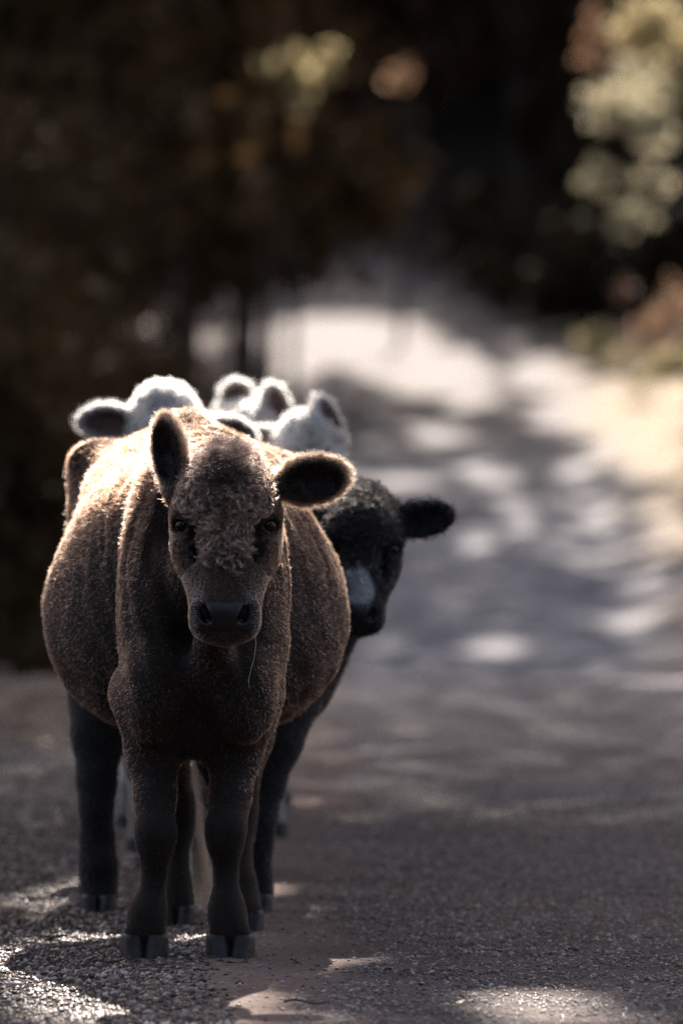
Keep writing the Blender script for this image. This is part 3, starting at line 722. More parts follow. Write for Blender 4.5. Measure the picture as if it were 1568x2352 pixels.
def ear_sdf(S, base, tip, face, width, k=1.0, thick=.013, cup=1.0):
    base = np.asarray(base, float); tip = np.asarray(tip, float); u = tip - base; L = np.linalg.norm(u); R = frame_from(u, face)
    n = R[:, 2]
    S.cone(base - u * .12, base + u * .25, .030 * k, .030 * k, .03 * k)
    c = base + u * .54
    S.ell(base + u * .46, (L * .42, width * .5, .024 * k), .012 * k, R)
    S.ell(base + u * .70, (L * .32, width * .36, .017 * k), .03 * k, R)
    S.ell(base + u * .34, (L * .30, width * .40, .030 * k), .02 * k, R)
    S.ell(c + n * .018 * k - u * .03, (L * .41, width * .36, .022 * k), .006 * k, R, True)
    return dict(base=base, tip=tip, u=u / L, n=n, v=R[:, 1], L=L, W=width)
def claw_mesh(cx, cy, cz, w, h, ln, side, yaw=0):
    """one claw: rings from the ground to the coronet; side -1 is the viewer's left claw; toes bend together."""
    V = []; F = []; N = 18; T = 7
    for i in range(T):
        t = i / (T - 1)
        hw = w * (.53 - .09 * t + .04 * math.sin(t * 3.14)); fr = -ln * (.62 - .30 * t ** .8); bk = ln * (.40 - .02 * t)
        sx = side * (-.0) + (-side) * w * .12 * (1 - t) ** 1.5
        for j in range(N):
            a = 2 * math.pi * j / N; c, s = math.cos(a), math.sin(a)
            x = math.copysign(abs(c) ** .88, c) * hw; y = math.copysign(abs(s) ** .95, s); y = y * (bk if y > 0 else -fr)
            if y < 0: x = x * (1 - .14 * (y / fr) ** 2) - side * w * .06 * (y / fr) ** 2 * (1 - t)
            V.append((x + sx, y, h * t + .0015 * math.sin(j * 3 + i * 5)))
    for i in range(T - 1):
        for j in range(N):
            F.append((i * N + j, i * N + (j + 1) % N, (i + 1) * N + (j + 1) % N, (i + 1) * N + j))
    F.append(tuple(range(N - 1, -1, -1))); F.append(tuple((T - 1) * N + j for j in range(N)))
    V = np.array(V); c, s = math.cos(yaw), math.sin(yaw)
    V = np.stack([V[:, 0] * c - V[:, 1] * s, V[:, 0] * s + V[:, 1] * c, V[:, 2]], 1)
    return V + (cx, cy, cz), F
def add_hoof(parent, x, y, z=0, w=.115, h=.058, yaw=0, spread=.0):
    V = []; F = []
    for side in (-1, 1):
        c, s = math.cos(yaw), math.sin(yaw); d = side * (w * .255 + spread)
        v, f = claw_mesh(x + d * c, y + d * s, z, w * .50, h, w * .95, side, yaw)
        n = sum(len(a) for a in V); V.append(v); F += [tuple(i + n for i in q) for q in f]
    return mesh_obj('hoof', np.concatenate(V), np.array(F, dtype=object), HORN, parent)
def uv_ball(c, r, n=16):
    V = []; F = []
    for i in range(n + 1):
        a = math.pi * i / n
        for j in range(2 * n):
            b = math.pi * j / n
            V.append((c[0] + r * math.sin(a) * math.cos(b), c[1] + r * math.sin(a) * math.sin(b), c[2] + r * math.cos(a)))
    for i in range(n):
        for j in range(2 * n):
            F.append((i * 2 * n + j, (i + 1) * 2 * n + j, (i + 1) * 2 * n + (j + 1) % (2 * n), i * 2 * n + (j + 1) % (2 * n)))
    return np.array(V), F
def add_eyes(parent, H, which=(-1, 1)):
    for sx in which:
        v, f = uv_ball(H.w((sx * .0965, .0110, -.002)), .0205 * H.k)
        mesh_obj('eye', v, f, EYE, parent)
def leg_chain(S, pts, k=.025):
    """pts: (px, py, Y, radius m)"""
    S.chain([(P(a, b, y), r) for a, b, y, r in pts], k)
def ripple(V, N, mask, amp, f):
    return V + N * (mask * amp * f)[:, None]
HQ = 1.0
def hide_colors(V, H, ears, base, nose=(.020, .017, .019), innere=None, extra=None):
    L = H.local(V)
    col = np.tile(np.array(base, float), (len(V), 1)); alpha = np.ones(len(V))
    pad = sstep(-.085, -.105, L[:, 1]) * sstep(-.170, -.180, L[:, 2]) * sstep(.064, .054, np.abs(L[:, 0])) * sstep(-.25, -.242, L[:, 2])
    col = col * (1 - pad[:, None]) + np.array(nose) * pad[:, None]; alpha = 1 - pad
    return col, alpha, pad, L
def hair_len_mask(L, pad, eye_r=.020):
    m = 1 - pad
    for sx in (-1, 1):
        d = np.sqrt(((L[:, 0] - sx * .106) / 1.05) ** 2 + ((L[:, 1] - .0) / 1.6) ** 2 + ((L[:, 2] + .001) / .8) ** 2)
        m = m * sstep(eye_r * .85, eye_r * 1.15, d)
        d = np.sqrt(((L[:, 0] - sx * .044) / .9) ** 2 + ((L[:, 1] + .125) / 3) ** 2 + ((L[:, 2] + .204) / 1.6) ** 2)
        m = m * sstep(.013, .019, d)
    return m

# ================= the brown cow in front =================
def brown_cow():
    root = empty('cow', (-.355, 13.9, 0))
    tag(root, 'dark brown cow at the front facing the camera with curly forehead and sunlit rim', 'cow')
    S = Sdf()
    cx = lambda px, Y: P(px, 1000, Y)[0]
    # barrel and trunk
    S.ell(P(450, 1400, 14.30), (.384, .43, .325), .05)
    S.ell(P(452, 1470, 14.26), (.345, .40, .235), .07)
    S.ell(P(440, 1210, 14.30), (.262, .52, .215), .10)
    S.ell(P(432, 1150, 14.55), (.245, .36, .165), .08)
    S.cone(P(432, 1000, 13.98), P(430, 1008, 14.75), .036, .036, .09)               # spine
    S.cone(P(446, 1040, 13.9), P(432, 985, 14.05), .05, .04, .08)
    for px, py in ((206, 1060), (656, 1088)):
        S.cone(P(432, 1060, 14.60), P(px, py + 14, 14.60), .06, .030, .09)                # hook bones
        S.cone(P(px, py, 14.62), P(px * .75 + 432 * .25, 1330, 14.72), .035, .14, .09)
    S.ell(P(432, 1140, 14.50), (.240, .35, .130), .08)
    # shoulders, chest, brisket
    for sx in (-1, 1):
        S.ell(P(468, 1400, 13.74) + (sx * .100, 0, 0), (.108, .20, .34), .035)
        S.ell(P(468, 1210, 13.86) + (sx * .085, 0, 0), (.075, .20, .20), .06)
        S.ell(P(458, 1585, 13.60) + (sx * .106, 0, 0), (.084, .11, .13), .03)
    S.ell(P(462, 1560, 13.68), (.110, .10, .19), .05)
    S.ell(P(450, 1650, 13.85), (.085, .25, .09), .06)
    # neck
    S.cone(P(516, 1120, 13.36), P(470, 1115, 13.80), .082, .135, .06)
    S.cone(P(518, 1240, 13.36), P(480, 1350, 13.68), .080, .130, .06)
    S.cone(P(515, 1350, 13.36), P(474, 1560, 13.56), .040, .050, .06)                # dewlap
    # front legs (viewer's left, right)
    leg_chain(S, [(350, 1600, 13.68, .105), (352, 1730, 13.68, .062), (357, 1830, 13.64, .046), (358, 1915, 13.595, .0455),
                  (357, 1955, 13.60, .036), (354, 2010, 13.61, .0245), (346, 2070, 13.61, .030), (338, 2100, 13.60, .041)], .03)
    S.cone(P(338, 2100, 13.60), P(332, 2142, 13.59), .040, .044, .03)
    leg_chain(S, [(556, 1600, 13.70, .100), (540, 1730, 13.70, .062), (528, 1830, 13.66, .046), (518, 1905, 13.615, .0455),
                  (517, 1945, 13.62, .036), (519, 2005, 13.63, .0245), (520, 2065, 13.62, .031), (522, 2100, 13.61, .041)], .03)
    S.cone(P(522, 2100, 13.61), P(528, 2142, 13.60), .041, .045, .03)
    for px in (338, 522):
        for sx in (-1, 1): S.cone(P(px, 2085, 13.64) + (sx * .02, .012, 0), P(px, 2112, 13.64) + (sx * .024, .03, 0), .016, .010, .01)
        for sx in (-1, 1): S.cone(P(px, 2112, 13.60) + (sx * .012, -.006, 0), P(332 if px == 338 else 528, 2144, 13.585) + (sx * .029, -.008, 0), .026, .022, .012)
    # hind legs
    leg_chain(S, [(340, 1300, 14.60, .17), (335, 1500, 14.62, .13), (372, 1690, 14.60, .075), (402, 1850, 14.66, .045),
                  (404, 1900, 14.66, .040), (405, 2030, 14.60, .030), (405, 2075, 14.58, .036), (405, 2092, 14.57, .040)], .04)
    leg_chain(S, [(550, 1300, 14.60, .17), (560, 1500, 14.60, .13), (552, 1690, 14.55, .075), (545, 1850, 14.56, .045),
                  (545, 1900, 14.56, .040), (556, 2030, 14.45, .029), (560, 2080, 14.42, .034), (564, 2098, 14.40, .038)], .04)
    H = Head(P(518, 1205, 13.20), rotm(0, 2, 0)); head_sdf(S, H)
    eL = ear_sdf(S, P(404, 1118, 13.30), P(378, 956, 13.28), (-.60, -.78, -.1), .088)
    eR = ear_sdf(S, P(636, 1118, 13.30), P(797, 1086, 13.27), (.10, -.95, -.25), .112)
    S.ell(P(768, 1034, 13.28), (.012, .05, .020), .006, I3, True)                    # ear notch
    lo, hi = S.bounds()
    xs = grid_axis(lo[0] - .04, hi[0] + .04, -.455, .06, .0047, .0105)
    ys = grid_axis(lo[1] - .04, hi[1] + .04, 12.9, 13.47, .0050, .0125)
    zs = grid_axis(lo[2] - .04, hi[2] + .04, .755, 1.32, .0047, .0105)
    V, Q = S.mesh(xs, ys, zs, 1)
    N = vnormals(V, Q)
    # folds and rib relief of the hide, loose skin over neck and shoulder
    hd = H.local(V); headm = sstep(.10, .22, hd[:, 1])
    ear_m = sstep(13.36, 13.5, V[:, 1])
    ph = (V[:, 1] + .25 * np.abs(V[:, 0] + .37)) / .085 + 1.8 * fbm(V, .20, 3)
    up = sstep(.80, 1.05, V[:, 2])
    f1 = np.sin(ph * 6.283) + .6 * np.sin(ph * 6.283 * 1.9 + 1)
    V = V + N * (up * headm * ear_m * .0030 * f1 * (.0 + 1.5 * sstep(.35, .65, fbm(V, .16, 27))))[:, None]
    ph2 = (V[:, 0] + .3 * (V[:, 2])) / .06 + 2.2 * fbm(V, .18, 5)
    V = V + N * (headm * ear_m * (1 - up * .7) * .0022 * np.sin(ph2 * 6.283) * sstep(.45, .6, V[:, 2]))[:, None]
    V = V + N * (headm * ear_m * .006 * (fbm(V, .12, 9) - .5))[:, None]
    fh = sstep(-.06, .0, hd[:, 2]) * (1 - headm) * sstep(.10, .02, hd[:, 1])
    V = V + N * (fh * .004 * (fbm(V, .03, 12, 2) - .5))[:, None]
    # shallow frown folds beside the eyes
    for sx in (-1, 1):
        dd = np.abs((hd[:, 0] - sx * .066) - sx * (hd[:, 2]) * .25)
        V = V - N * (.0045 * np.exp(-(dd / .007) ** 2) * sstep(-.06, -.02, hd[:, 2]) * sstep(.05, .01, hd[:, 2]) * (hd[:, 1] < .05))[:, None]
    N = vnormals(V, Q)
    col, alpha, pad, L = hide_colors(V, H, None, (.016, .009, .006))
    body = mesh_obj('body', V, Q, SKIN, root, True, np.concatenate([col, alpha[:, None]], 1))
    add_eyes(root, H)
    add_hoof(root, P(331, 2199, 13.56)[0], 13.575, 0, .116, .062, 0, .001)
    add_hoof(root, P(529, 2199, 13.56)[0], 13.585, 0, .118, .062, 0, .001)
    add_hoof(root, P(405, 2100, 14.57)[0], 14.55, 0, .100, .055)
    add_hoof(root, P(563, 2100, 14.40)[0], 14.38, 0, .100, .055, .12)
    # tail
    T = Sdf()
    tp = [(430, 1010, 14.86, .035), (432, 1150, 14.92, .026), (430, 1400, 14.90, .020), (415, 1650, 14.80, .016), (428, 1780, 14.76, .014), (440, 1900, 14.75, .010), (440, 1960, 14.75, .006)]
    T.chain([(P(a, b, y), r) for a, b, y, r in tp], .01)
    lo, hi = T.bounds(); g = .006
    tv, tq = T.mesh(np.arange(lo[0] - .03, hi[0] + .03, g), np.arange(lo[1] - .03, hi[1] + .03, g), np.arange(lo[2] - .03, hi[2] + .03, g * 1.5))
    tail = mesh_obj('tail', tv, tq, SKIN, root, True, np.tile(np.array([.04, .026, .021, 1]), (len(tv), 1)))
    n = 2600; t = RNG.random(n) ** .8
    pts = np.array([P(a, b, y) for a, b, y, r in tp[3:]]); q = t * 3.0; i = np.minimum(q.astype(int), len(pts) - 2); fr = (q - i)[:, None]
    rp = pts[i] * (1 - fr) + pts[i + 1] * fr; nn = norm(RNG.normal(size=(n, 3)) * (1, 1, .1)); rp = rp + nn * .010
    tcol = np.where((nn[:, 0] < -.1)[:, None], np.array([[.62, .46, .34]]), np.array([[.10, .06, .04]]))  # left-facing strands paler: the bright rim is put into the hair colour
    ln = np.minimum(.10 + .16 * t, (rp[:, 2] - .012) * .95)
    add_hair('tail_switch', tail, rp, nn, np.maximum(ln, .03) * .85, np.tile([.0, 0, -1.], (n, 1)), .06, .15, tcol, 7, .0006, .03, .10, .07, droop=.5)

    # ---- coat
    def flowf(p, L):
        f = np.zeros_like(p); f[:, 1] = .7; f[:, 2] = -.9
        hm = (L[:, 1] < .17) & (L[:, 2] > -.32)
        g = np.stack([L[:, 0] * 4, np.zeros(len(p)), -.35 - .8 * sstep(.05, -.08, L[:, 2])], 1)
        up2 = sstep(-.05, .04, L[:, 2])
        g[:, 2] += up2 * .9
        f[hm] = g[hm]
        return f
    def earmask(p):
        m = np.zeros(len(p), bool); par = []
        for e in (eL, eR):
            d = p - e['base']; a = d @ e['u']; b = d @ e['v']; c = d @ e['n']
            mm = (a > -.005) & (a < e['L'] * 1.08) & (np.abs(b) < e['W'] * .60) & (np.abs(c) < .05)
            par.append((a, b, c, mm)); m |= mm
        return m, par
    # body coat
    nb = int(230000 * HQ)
    p, nn = sample(V, Q, N, nb, lambda c, n: (H.local(c)[:, 1] > .10) * (.35 + .9 * (n[:, 1] < .3)) * (1 + .6 * (c[:, 2] > .9)))
    L = H.local(p); m, par = earmask(p); keep = ~m & (p[:, 2] > .055); p, nn, L = p[keep], nn[keep], L[keep]
    hp = fbm(p, .10, 31)[:, None]
    c0 = np.array([.022, .008, .004]); c1 = np.array([.068, .028, .015])
    belly = sstep(.62, .50, p[:, 2]) * sstep(.2, .3, np.abs(p[:, 0] + .37))
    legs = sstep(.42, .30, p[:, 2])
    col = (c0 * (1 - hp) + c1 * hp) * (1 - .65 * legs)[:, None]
    ln = .0066 + .005 * sstep(.9, 1.1, p[:, 2]) + .010 * belly - .0025 * legs
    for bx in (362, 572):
        dd = np.sum((p - P(bx, 1590, 13.5)) ** 2, 1); col = col + np.exp(-dd / .0022)[:, None] * np.array([.10, .050, .034])  # warm bounced light on the shoulder points, put into the hair colour
    gh = (RNG.random(len(p)) < (.08 - .03 * sstep(1.0, 1.15, p[:, 2])) * (1 - .9 * legs)); col[gh] = np.array([.38, .21, .13]); ln = ln * np.where(gh, 1.5, 1.0)
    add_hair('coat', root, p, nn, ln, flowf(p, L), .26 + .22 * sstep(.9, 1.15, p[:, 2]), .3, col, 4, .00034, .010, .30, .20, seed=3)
    # face hair
    nf = int(90000 * HQ)
    def wf(c, n):
        l = H.local(c); return ((l[:, 1] <= .14) & (l[:, 2] > -.30)) * (n[:, 1] < .75) * 1.0
    p, nn = sample(V, Q, N, nf, wf); L = H.local(p)
    _, _, pad, _ = hide_colors(p, H, None, (0, 0, 0)); m, par = earmask(p)
    keep = (RNG.random(len(p)) < hair_len_mask(L, pad)) & ~m; p, nn, L = p[keep], nn[keep], L[keep]
    curly = sstep(-.075, -.03, L[:, 2] + 1.2 * np.maximum(np.abs(L[:, 0]) - .05, 0) * (L[:, 2] < .03)) * sstep(.06, .0, np.abs(L[:, 0]) - .085)
    curly = curly * sstep(.020, .045, np.sqrt((np.abs(L[:, 0]) - .105) ** 2 + L[:, 2] ** 2))
    muz = sstep(-.13, -.19, L[:, 2])
    ln = .0055 * (1 - muz * .3) + .011 * curly
    q = fbm(p, .035, 41)[:, None]
    base = np.array([.048, .022, .013]) * (1 - q) + np.array([.135, .070, .044]) * q
    warm = sstep(.05, .09, np.abs(L[:, 0])) * sstep(-.02, -.06, L[:, 2]) * sstep(-.17, -.10, L[:, 2])
    base = base + warm[:, None] * np.array([.045, .018, .008])
    cc = base * (1 - curly[:, None]) + (np.array([.035, .022, .016]) * (.4 + .9 * q)) * curly[:, None]
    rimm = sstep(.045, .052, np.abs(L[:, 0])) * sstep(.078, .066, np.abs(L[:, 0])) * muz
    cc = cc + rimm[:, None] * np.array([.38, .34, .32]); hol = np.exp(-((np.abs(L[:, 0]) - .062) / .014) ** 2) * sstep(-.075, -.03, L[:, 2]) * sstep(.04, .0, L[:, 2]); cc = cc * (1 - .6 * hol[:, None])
    s1 = curly > .35
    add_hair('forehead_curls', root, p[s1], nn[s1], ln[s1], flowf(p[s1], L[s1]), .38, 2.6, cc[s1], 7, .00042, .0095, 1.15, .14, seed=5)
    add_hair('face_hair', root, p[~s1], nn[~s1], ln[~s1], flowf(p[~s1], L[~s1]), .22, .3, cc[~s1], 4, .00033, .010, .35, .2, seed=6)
    # curly locks over the forehead, down between the eyes
    nl = 1900
    p, nn = sample(V, Q, N, nl * 2, lambda c, n: ((H.local(c)[:, 2] > -.11) & (H.local(c)[:, 1] < .12) & (np.abs(H.local(c)[:, 0]) < .105)) * (n[:, 1] < .8) * 1.0)
    L = H.local(p); m, _ = earmask(p)
    k2 = ~m & (np.sqrt((np.abs(L[:, 0]) - .105) ** 2 + L[:, 2] ** 2) > .040) & (np.abs(L[:, 0]) < .030 + .95 * np.maximum(L[:, 2] + .085, 0) + .045 * (RNG.random(len(p)) - .6)) & (L[:, 2] > -.11 + .10 * RNG.random(len(p))) & ~((L[:, 2] > .10) & (np.abs(L[:, 0]) < .055 + .03 * RNG.random(len(p))))
    p, nn, L = p[k2][:nl], nn[k2][:nl], L[k2][:nl]
    q = fbm(p, .03, 43)[:, None] * .5 + .7 * RNG.random((len(p), 1))
    lc = np.array([.32, .195, .135]) * (.10 + 1.25 * q ** 2.2) * (1 - .5 * sstep(-.04, -.085, L[:, 2]))[:, None]; fl = flowf(p, L); fl[:, 2] = np.where(L[:, 2] > .05, .1, -.9); fl[:, 0] += np.sign(L[:, 0]) * .4
    add_locks('forehead_curls', root, p, nn, fl, .024, 2.0, lc, 17, .0040, .00045, label='grey brown curly hair on the forehead')
    # poll tuft
    nt_ = 9000
    p, nn = sample(V, Q, N, nt_ * 3, lambda c, n: (np.exp(-((H.local(c)[:, 0]) / .045) ** 2) * (H.local(c)[:, 2] > .09) * (H.local(c)[:, 1] < .13)) * 1.0)
    p, nn = p[:nt_], nn[:nt_]
    add_hair('poll_tuft', root, p, nn, .036, np.tile([0., -.5, .6], (nt_, 1)) + RNG.normal(size=(nt_, 3)) * .25, .35, 1.7, np.tile([.016, .010, .009], (nt_, 1)), 8, .00045, .016, .5, .15, seed=12, label='darker tuft of hair on the poll')
    # ears: dark inside, long edge fringe with backlit orange glow put into its colour
    for ei, e in enumerate((eL, eR)):
        ne = int(17000 * HQ)
        def we(c, n):
            d = c - e['base']; a = d @ e['u']; b = d @ e['v']; cc = d @ e['n']
            return ((a > -.01) & (a < e['L'] * 1.1) & (np.abs(b) < e['W'] * .62) & (np.abs(cc) < .05)) * 1.0
        p, nn = sample(V, Q, N, ne, we)
        d = p - e['base']; a = d @ e['u']; b = d @ e['v']; front = (nn @ e['n'])
        rr = np.sqrt(((a - e['L'] * .5) / (e['L'] * .52)) ** 2 + (b / (e['W'] * .5)) ** 2)
        edge = sstep(.78, .98, rr) * (a > e['L'] * .05)
        out = norm((a - e['L'] * .45)[:, None] * e['u'] / e['L'] + (b / e['W'])[:, None] * e['v'] * 1.3)
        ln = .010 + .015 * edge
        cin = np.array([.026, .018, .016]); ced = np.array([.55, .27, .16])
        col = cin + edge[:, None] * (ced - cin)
        fl = out + e['u'] * .25 + np.array([0, 0, -.25]) * (b * np.sign(-e['v'][2]) > 0)[:, None]
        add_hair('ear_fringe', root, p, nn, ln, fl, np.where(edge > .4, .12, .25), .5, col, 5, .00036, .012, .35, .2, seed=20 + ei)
    # one long whisker hanging from the lip and a stray loop of hair on the poll
    wp = [P(x, y, 13.08) for x, y in ((587, 1462), (588, 1480), (584, 1510), (576, 1540), (571, 1562), (573, 1582))]
    v, f = tube(wp, [.0006] * 5 + [.0003], 6); mesh_obj('whisker', v, f, simple_mat('whisker_white', (.5, .45, .4), .4), root)
    return root

# ================= generic animal for the ones behind =================
def body_sdf(S, x, y, k, yaw, wid=.33, zc=.86):
    """trunk only: chest at (x, y), body running away from the camera, turned by yaw."""
    R = rotm(yaw); W = lambda a, b, c: np.array([x, y, 0]) + k * (R @ np.array([a, b, c]))
    S.ell(W(0, .62, zc), k * np.array([wid, .62, .33]), .06, R)
    S.ell(W(0, .62, zc + .16), k * np.array([wid * .75, .68, .22]), .10, R)
    S.ell(W(0, .05, zc - .06), k * np.array([.19, .24, .32]), .08, R)
    S.ell(W(0, 1.15, zc + .12), k * np.array([.25, .26, .24]), .08, R)
    S.cone(W(0, .0, zc + .33), W(0, 1.25, zc + .36), .04 * k, .04 * k, .10)
    return W
def simple_legs(S, W, k, hooves, zc=.86, front=((-.13, 0), (.13, 0)), rear=((-.15, 1.2), (.15, 1.2))):
    for a, b in front:
        S.chain([(W(a, b + .06, zc - .25), .10 * k), (W(a, b + .03, .50), .055 * k), (W(a, b, .34), .042 * k), (W(a, b + .01, .22), .029 * k), (W(a, b, .12), .033 * k), (W(a, b - .015, .06), .040 * k)], .03)
        hooves.append(W(a, b - .03, 0))
    for a, b in rear:
        S.chain([(W(a, b, zc - .12), .15 * k), (W(a, b + .05, .55), .075 * k), (W(a, b + .12, .42), .045 * k), (W(a, b + .07, .2), .03 * k), (W(a, b + .03, .06), .040 * k)], .03)
        hooves.append(W(a, b + .01, 0))
def other_cow(label, cat, loc, build, base, face_cols, fine, coarse, hairs, hcol, hlen, curly=False, group=None, nose=(.03, .027, .03), ear_in=None, hcolfn=None, rad=.0005, wool=0):
    root = empty('cow', loc); tag(root, label, cat, group)
    S = Sdf(); hooves = []; ears = []
    H = build(S, hooves, ears)
    lo, hi = S.bounds(); r = .34 * H.k
    ax = [grid_axis(lo[d] - .04, hi[d] + .04, H.O[d] - r, H.O[d] + r, fine, coarse) for d in range(3)]
    V, Q = S.mesh(*ax, 1); N = vnormals(V, Q)
    L0 = H.local(V); hm = sstep(.10, .22, L0[:, 1])
    V = V + N * (hm * .012 * (fbm(V, .10, 19) - .5))[:, None]; N = vnormals(V, Q)
    col, alpha, pad, L = hide_colors(V, H, None, base, nose)
    if hcolfn is not None: col = hcolfn(V, L, col, ears, 0)
    mesh_obj('body', V, Q, SKIN, root, True, np.concatenate([col, alpha[:, None]], 1))
    add_eyes(root, H)
    for h in hooves: add_hoof(root, h[0], h[1], 0, .10 * (h[3] if len(h) > 3 else 1), .052)
    p, nn = sample(V, Q, N, hairs, lambda c, n: (.3 + (n[:, 1] < .3)) * np.where(np.linalg.norm(H.local(c), axis=1) < .34, 2.5, 1.0))
    L = H.local(p); _, _, pad, _ = hide_colors(p, H, None, (0, 0, 0)); keep = (RNG.random(len(p)) < hair_len_mask(L, pad)) & (p[:, 2] > .055)
    p, nn, L = p[keep], nn[keep], L[keep]
    hc = np.tile(np.array(hcol, float), (len(p), 1)) * (.6 + .8 * fbm(p, .06, 77))[:, None]
    if hcolfn is not None: hc = hcolfn(p, L, hc, ears, 1)
    hm = (L[:, 1] < .16) & (np.linalg.norm(L, axis=1) < .34)
    f = np.zeros_like(p); f[:, 1] = .6; f[:, 2] = -.9
    f[hm] = np.stack([L[hm, 0] * 4, 0 * L[hm, 0], np.where(L[hm, 2] > 0, .35, -.9)], 1)
    inear = np.zeros(len(p), bool); ln = np.full(len(p), hlen)
    for e in ears:
        d = p - e['base']; a = d @ e['u']; b = d @ e['v']; c = d @ e['n']
        mm = (a > -.005) & (a < e['L'] * 1.08) & (np.abs(b) < e['W'] * .6) & (np.abs(c) < .05)
        rr = np.sqrt(((a - e['L'] * .5) / (e['L'] * .52)) ** 2 + (b / (e['W'] * .5)) ** 2); edge = sstep(.78, .98, rr)
        out = (a - e['L'] * .45)[:, None] * e['u'] / e['L'] + (b / e['W'])[:, None] * e['v']
        f[mm] = out[mm] + e['u'] * .15; ln[mm] = (hlen + .006 * edge)[mm]
    top = hm & (L[:, 2] > .02)
    ln = ln * np.where(top, 1.5, 1.0)
    add_hair('coat', root, p, nn, ln, f, .36, np.where(top, 1.6, .4), hc, 5, rad, .014, .5, .25, seed=40)
    if wool:
        p, nn = sample(V, Q, N, wool * 2, lambda c, n: ((H.local(c)[:, 2] > -.10) & (H.local(c)[:, 1] < .14) & (np.linalg.norm(H.local(c), axis=1) < .26)) * 1.0)
        L = H.local(p); k2 = (np.sqrt((np.abs(L[:, 0]) - .105) ** 2 + L[:, 2] ** 2) > .040) & (np.abs(L[:, 0]) < .105); p, nn, L = p[k2][:wool], nn[k2][:wool], L[k2][:wool]
        q = RNG.random((len(p), 1)); fl = np.tile([0., 0, -1.], (len(p), 1)); fl[:, 0] = np.sign(L[:, 0]) * .4
        hc = np.tile(np.array(hcol, float), (len(p), 1)) if hcolfn is None else hcolfn(p, L, np.tile(np.array(hcol, float), (len(p), 1)), ears, 1)
        add_locks('head_curls', root, p, nn, fl, .026 * H.k, 2.2, hc * (.35 + 1.1 * q), 10, .0035, .0006)
    return root, H, ears

def black_calf():
    def b(S, hooves, ears):
        H = Head(P(829, 1256, 14.75), rotm(0, 1, 3), .83); head_sdf(S, H)
        ears.append(ear_sdf(S, P(905, 1202, 14.85), P(1044, 1180, 14.84), (.15, -.95, -.2), .098, .83))
        ears.append(ear_sdf(S, P(752, 1190, 14.85), P(640, 1200, 14.88), (-.15, -.95, -.2), .098, .83))
        S.cone(P(826, 1180, 14.90), P(640, 1330, 15.30), .085, .15, .08)
        S.cone(P(822, 1330, 14.90), P(640, 1530, 15.22), .070, .165, .08)
        S.ell(P(470, 1470, 15.75), (.33, .55, .33), .08); S.ell(P(560, 1530, 15.30), (.20, .17, .20), .08)
        S.ell(P(300, 1480, 15.35), (.15, .25, .22), .08)
        S.ell(P(440, 1400, 15.6), (.30, .5, .26), .08)
        leg_chain(S, [(655, 1600, 15.10, .098), (620, 1700, 15.06, .082), (600, 1800, 15.03, .058), (590, 1880, 15.00, .047), (586, 1940, 15.00, .040), (586, 2000, 15.0, .037), (590, 2045, 15.0, .038), (590, 2075, 14.98, .040)], .03)
        leg_chain(S, [(232, 1560, 15.15, .095), (226, 1690, 15.10, .070), (222, 1800, 15.05, .050), (220, 1860, 15.02, .040), (222, 1930, 15.02, .042), (225, 1990, 15.0, .046), (226, 2045, 15.0, .044), (226, 2075, 14.98, .046)], .03)
        S.ell(P(400, 1420, 16.4), (.26, .35, .30), .08)
        for px in (345, 500):
            S.chain([(P(px, 1500, 16.5), .14), (P(px, 1750, 16.6), .07), (P(px, 1830, 16.65), .045), (P(px, 1960, 16.55), .035)], .03)
            hooves.append(np.array([P(px, 2000, 16.5)[0], 16.5, 0, .9]))
        hooves.append(np.array([P(588, 2100, 14.95)[0], 14.94, 0, .88])); hooves.append(np.array([P(227, 2100, 14.95)[0], 14.94, 0, .95]))
        return H
    def colfn(p, L, c, ears, hair):
        bl = sstep(.045, .030, np.abs(L[:, 0] - .0 + .010 * np.sin(L[:, 2] * 60))) * sstep(-.040, -.075, L[:, 2] + .012 * (np.abs(L[:, 0]) > .01)) * sstep(-.176, -.166, L[:, 2]) * (L[:, 1] < .05)
        w = np.array([.42, .46, .50]) if hair else np.array([.3, .3, .3])
        return c * (1 - bl[:, None]) + w * bl[:, None]
    r = other_cow('black calf peering out from behind the brown cow with a pale patch above its nose', 'calf', (-.2, 15.6, 0), b,
              (.012, .011, .012), None, .0068, .013, 130000, (.005, .004, .004), .010, hcolfn=colfn, wool=260, nose=(.02, .02, .022), rad=.0004)
    return r
PINK = np.array([.16, .10, .085])
def pale_colfn(dirt_amt):
    def f(p, L, c, ears, hair):
        for e in ears:
            d = p - e['base']; a = d @ e['u']; b = d @ e['v']; cc = d @ e['n']
            rr = np.sqrt(((a - e['L'] * .48) / (e['L'] * .46)) ** 2 + (b / (e['W'] * .40)) ** 2)
            m = sstep(1.0, .72, rr) * (cc > -.014) * (cc < .03)
            c = c * (1 - m[:, None]) + PINK * m[:, None]
        n = fbm(p, .045, 61); hm = sstep(.34, .26, np.linalg.norm(L, axis=1)) * sstep(.13, .06, L[:, 1]) * sstep(.17, .10, L[:, 2])
        dk = hm * sstep(.48, .60, n) * dirt_amt
        c = c * (1 - dk[:, None]) + np.array([.12, .09, .075]) * dk[:, None]
        lo = sstep(.32, .06, p[:, 2]); n2 = fbm(p, .09, 66)
        dk = sstep(.50, .75, n2 * .6 + lo * .45)
        return c * (1 - .75 * dk[:, None]) + np.array([.10, .075, .06]) * (.75 * dk[:, None])
    return f
CREAM = (.50, .455, .41)
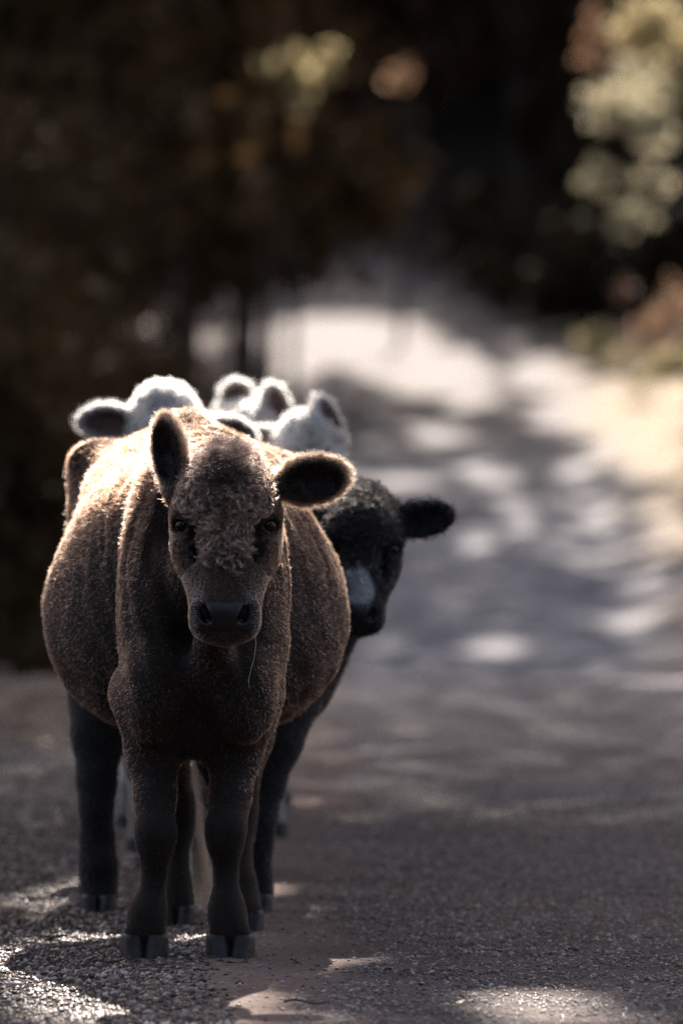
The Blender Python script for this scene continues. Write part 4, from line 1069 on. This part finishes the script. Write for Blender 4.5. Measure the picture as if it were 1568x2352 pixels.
def white_left():
    def b(S, hooves, ears):
        Y = 16.7; H = Head(P(392, 1040, Y), rotm(8, 6, -6), .93); head_sdf(S, H)
        S.ell(H.w((0, .08, .165)), (.075, .08, .05), .04)
        ears.append(ear_sdf(S, P(316, 972, Y + .08), P(176, 968, Y + .06), (-.15, -.93, -.3), .120, 1.0))
        ears.append(ear_sdf(S, P(470, 985, Y + .1), P(590, 1010, Y + .12), (.2, -.9, -.3), .115, 1.0))
        S.cone(P(392, 1000, Y + .12), P(400, 1120, Y + .55), .10, .17, .08); S.cone(P(392, 1100, Y + .12), P(390, 1300, Y + .40), .09, .17, .08)
        W = body_sdf(S, P(425, 1000, 17.3)[0], 17.25, .98, 3, .33, .955)
        simple_legs(S, W, .98, hooves, front=((-.135, .02), (.12, .1)))
        return H
    return other_cow('cream white cow at the left of the group with one ear held out sideways', 'cow', (-.5, 17.6, 0), b,
              (.50, .46, .42), None, .0078, .016, 110000, CREAM, .0085, group='cream white cows behind the brown cow', wool=700, hcolfn=pale_colfn(.55), rad=.0004)
def white_middle():
    def b(S, hooves, ears):
        Y = 18.3; H = Head(P(560, 1068, Y), rotm(-14, 14, 4), .98); head_sdf(S, H)
        S.ell(H.w((0, .05, .14)), (.09, .09, .06), .04)
        ears.append(ear_sdf(S, P(520, 934, Y + .10), P(568, 880, Y + .06), (-.25, -.9, -.35), .105, 1.0))
        ears.append(ear_sdf(S, P(648, 985, Y + .06), P(618, 880, Y - .02), (.35, -.9, -.1), .095, 1.0))
        S.cone(P(560, 1010, Y + .12), P(510, 1100, Y + .6), .10, .18, .08); S.cone(P(560, 1100, Y + .12), P(520, 1250, Y + .4), .10, .18, .08)
        W = body_sdf(S, P(480, 1000, 18.9)[0], 18.75, 1.08, 6)
        simple_legs(S, W, 1.08, hooves)
        return H
    return other_cow('cream white cow in the middle of the group with both ears pricked upright', 'cow', (-.35, 19.2, 0), b,
              (.50, .46, .42), None, .0085, .018, 90000, CREAM, .0085, group='cream white cows behind the brown cow', wool=700, hcolfn=pale_colfn(.9), rad=.0005)
def white_right():
    def b(S, hooves, ears):
        Y = 17.4; H = Head(P(706, 1078, Y), rotm(14, 8, 8), .88); head_sdf(S, H)
        S.ell(H.w((0, .06, .14)), (.075, .07, .05), .04)
        ears.append(ear_sdf(S, P(772, 1008, Y + .06), P(728, 908, Y + .02), (.5, -.85, .1), .080, .95))
        ears.append(ear_sdf(S, P(645, 1030, Y + .1), P(578, 990, Y + .12), (-.2, -.9, -.3), .09, .95))
        S.cone(P(706, 1040, Y + .12), P(720, 1160, Y + .5), .09, .16, .08); S.cone(P(706, 1120, Y + .12), P(690, 1300, Y + .4), .09, .15, .08)
        W = body_sdf(S, P(640, 1000, 18.0)[0], 17.95, .92, 0, .27)
        simple_legs(S, W, .92, hooves, front=((-.12, 0), (-.02, .12)), rear=((-.20, 1.2), (-.02, 1.75)))
        return H
    return other_cow('cream white cow at the right of the group with one curled ear and muddy face', 'cow', (-.13, 18.3, 0), b,
              (.50, .46, .42), None, .0078, .016, 110000, CREAM, .0085, group='cream white cows behind the brown cow', wool=700, hcolfn=pale_colfn(.9), rad=.0004)
brown_cow(); black_calf(); white_left(); white_middle(); white_right()
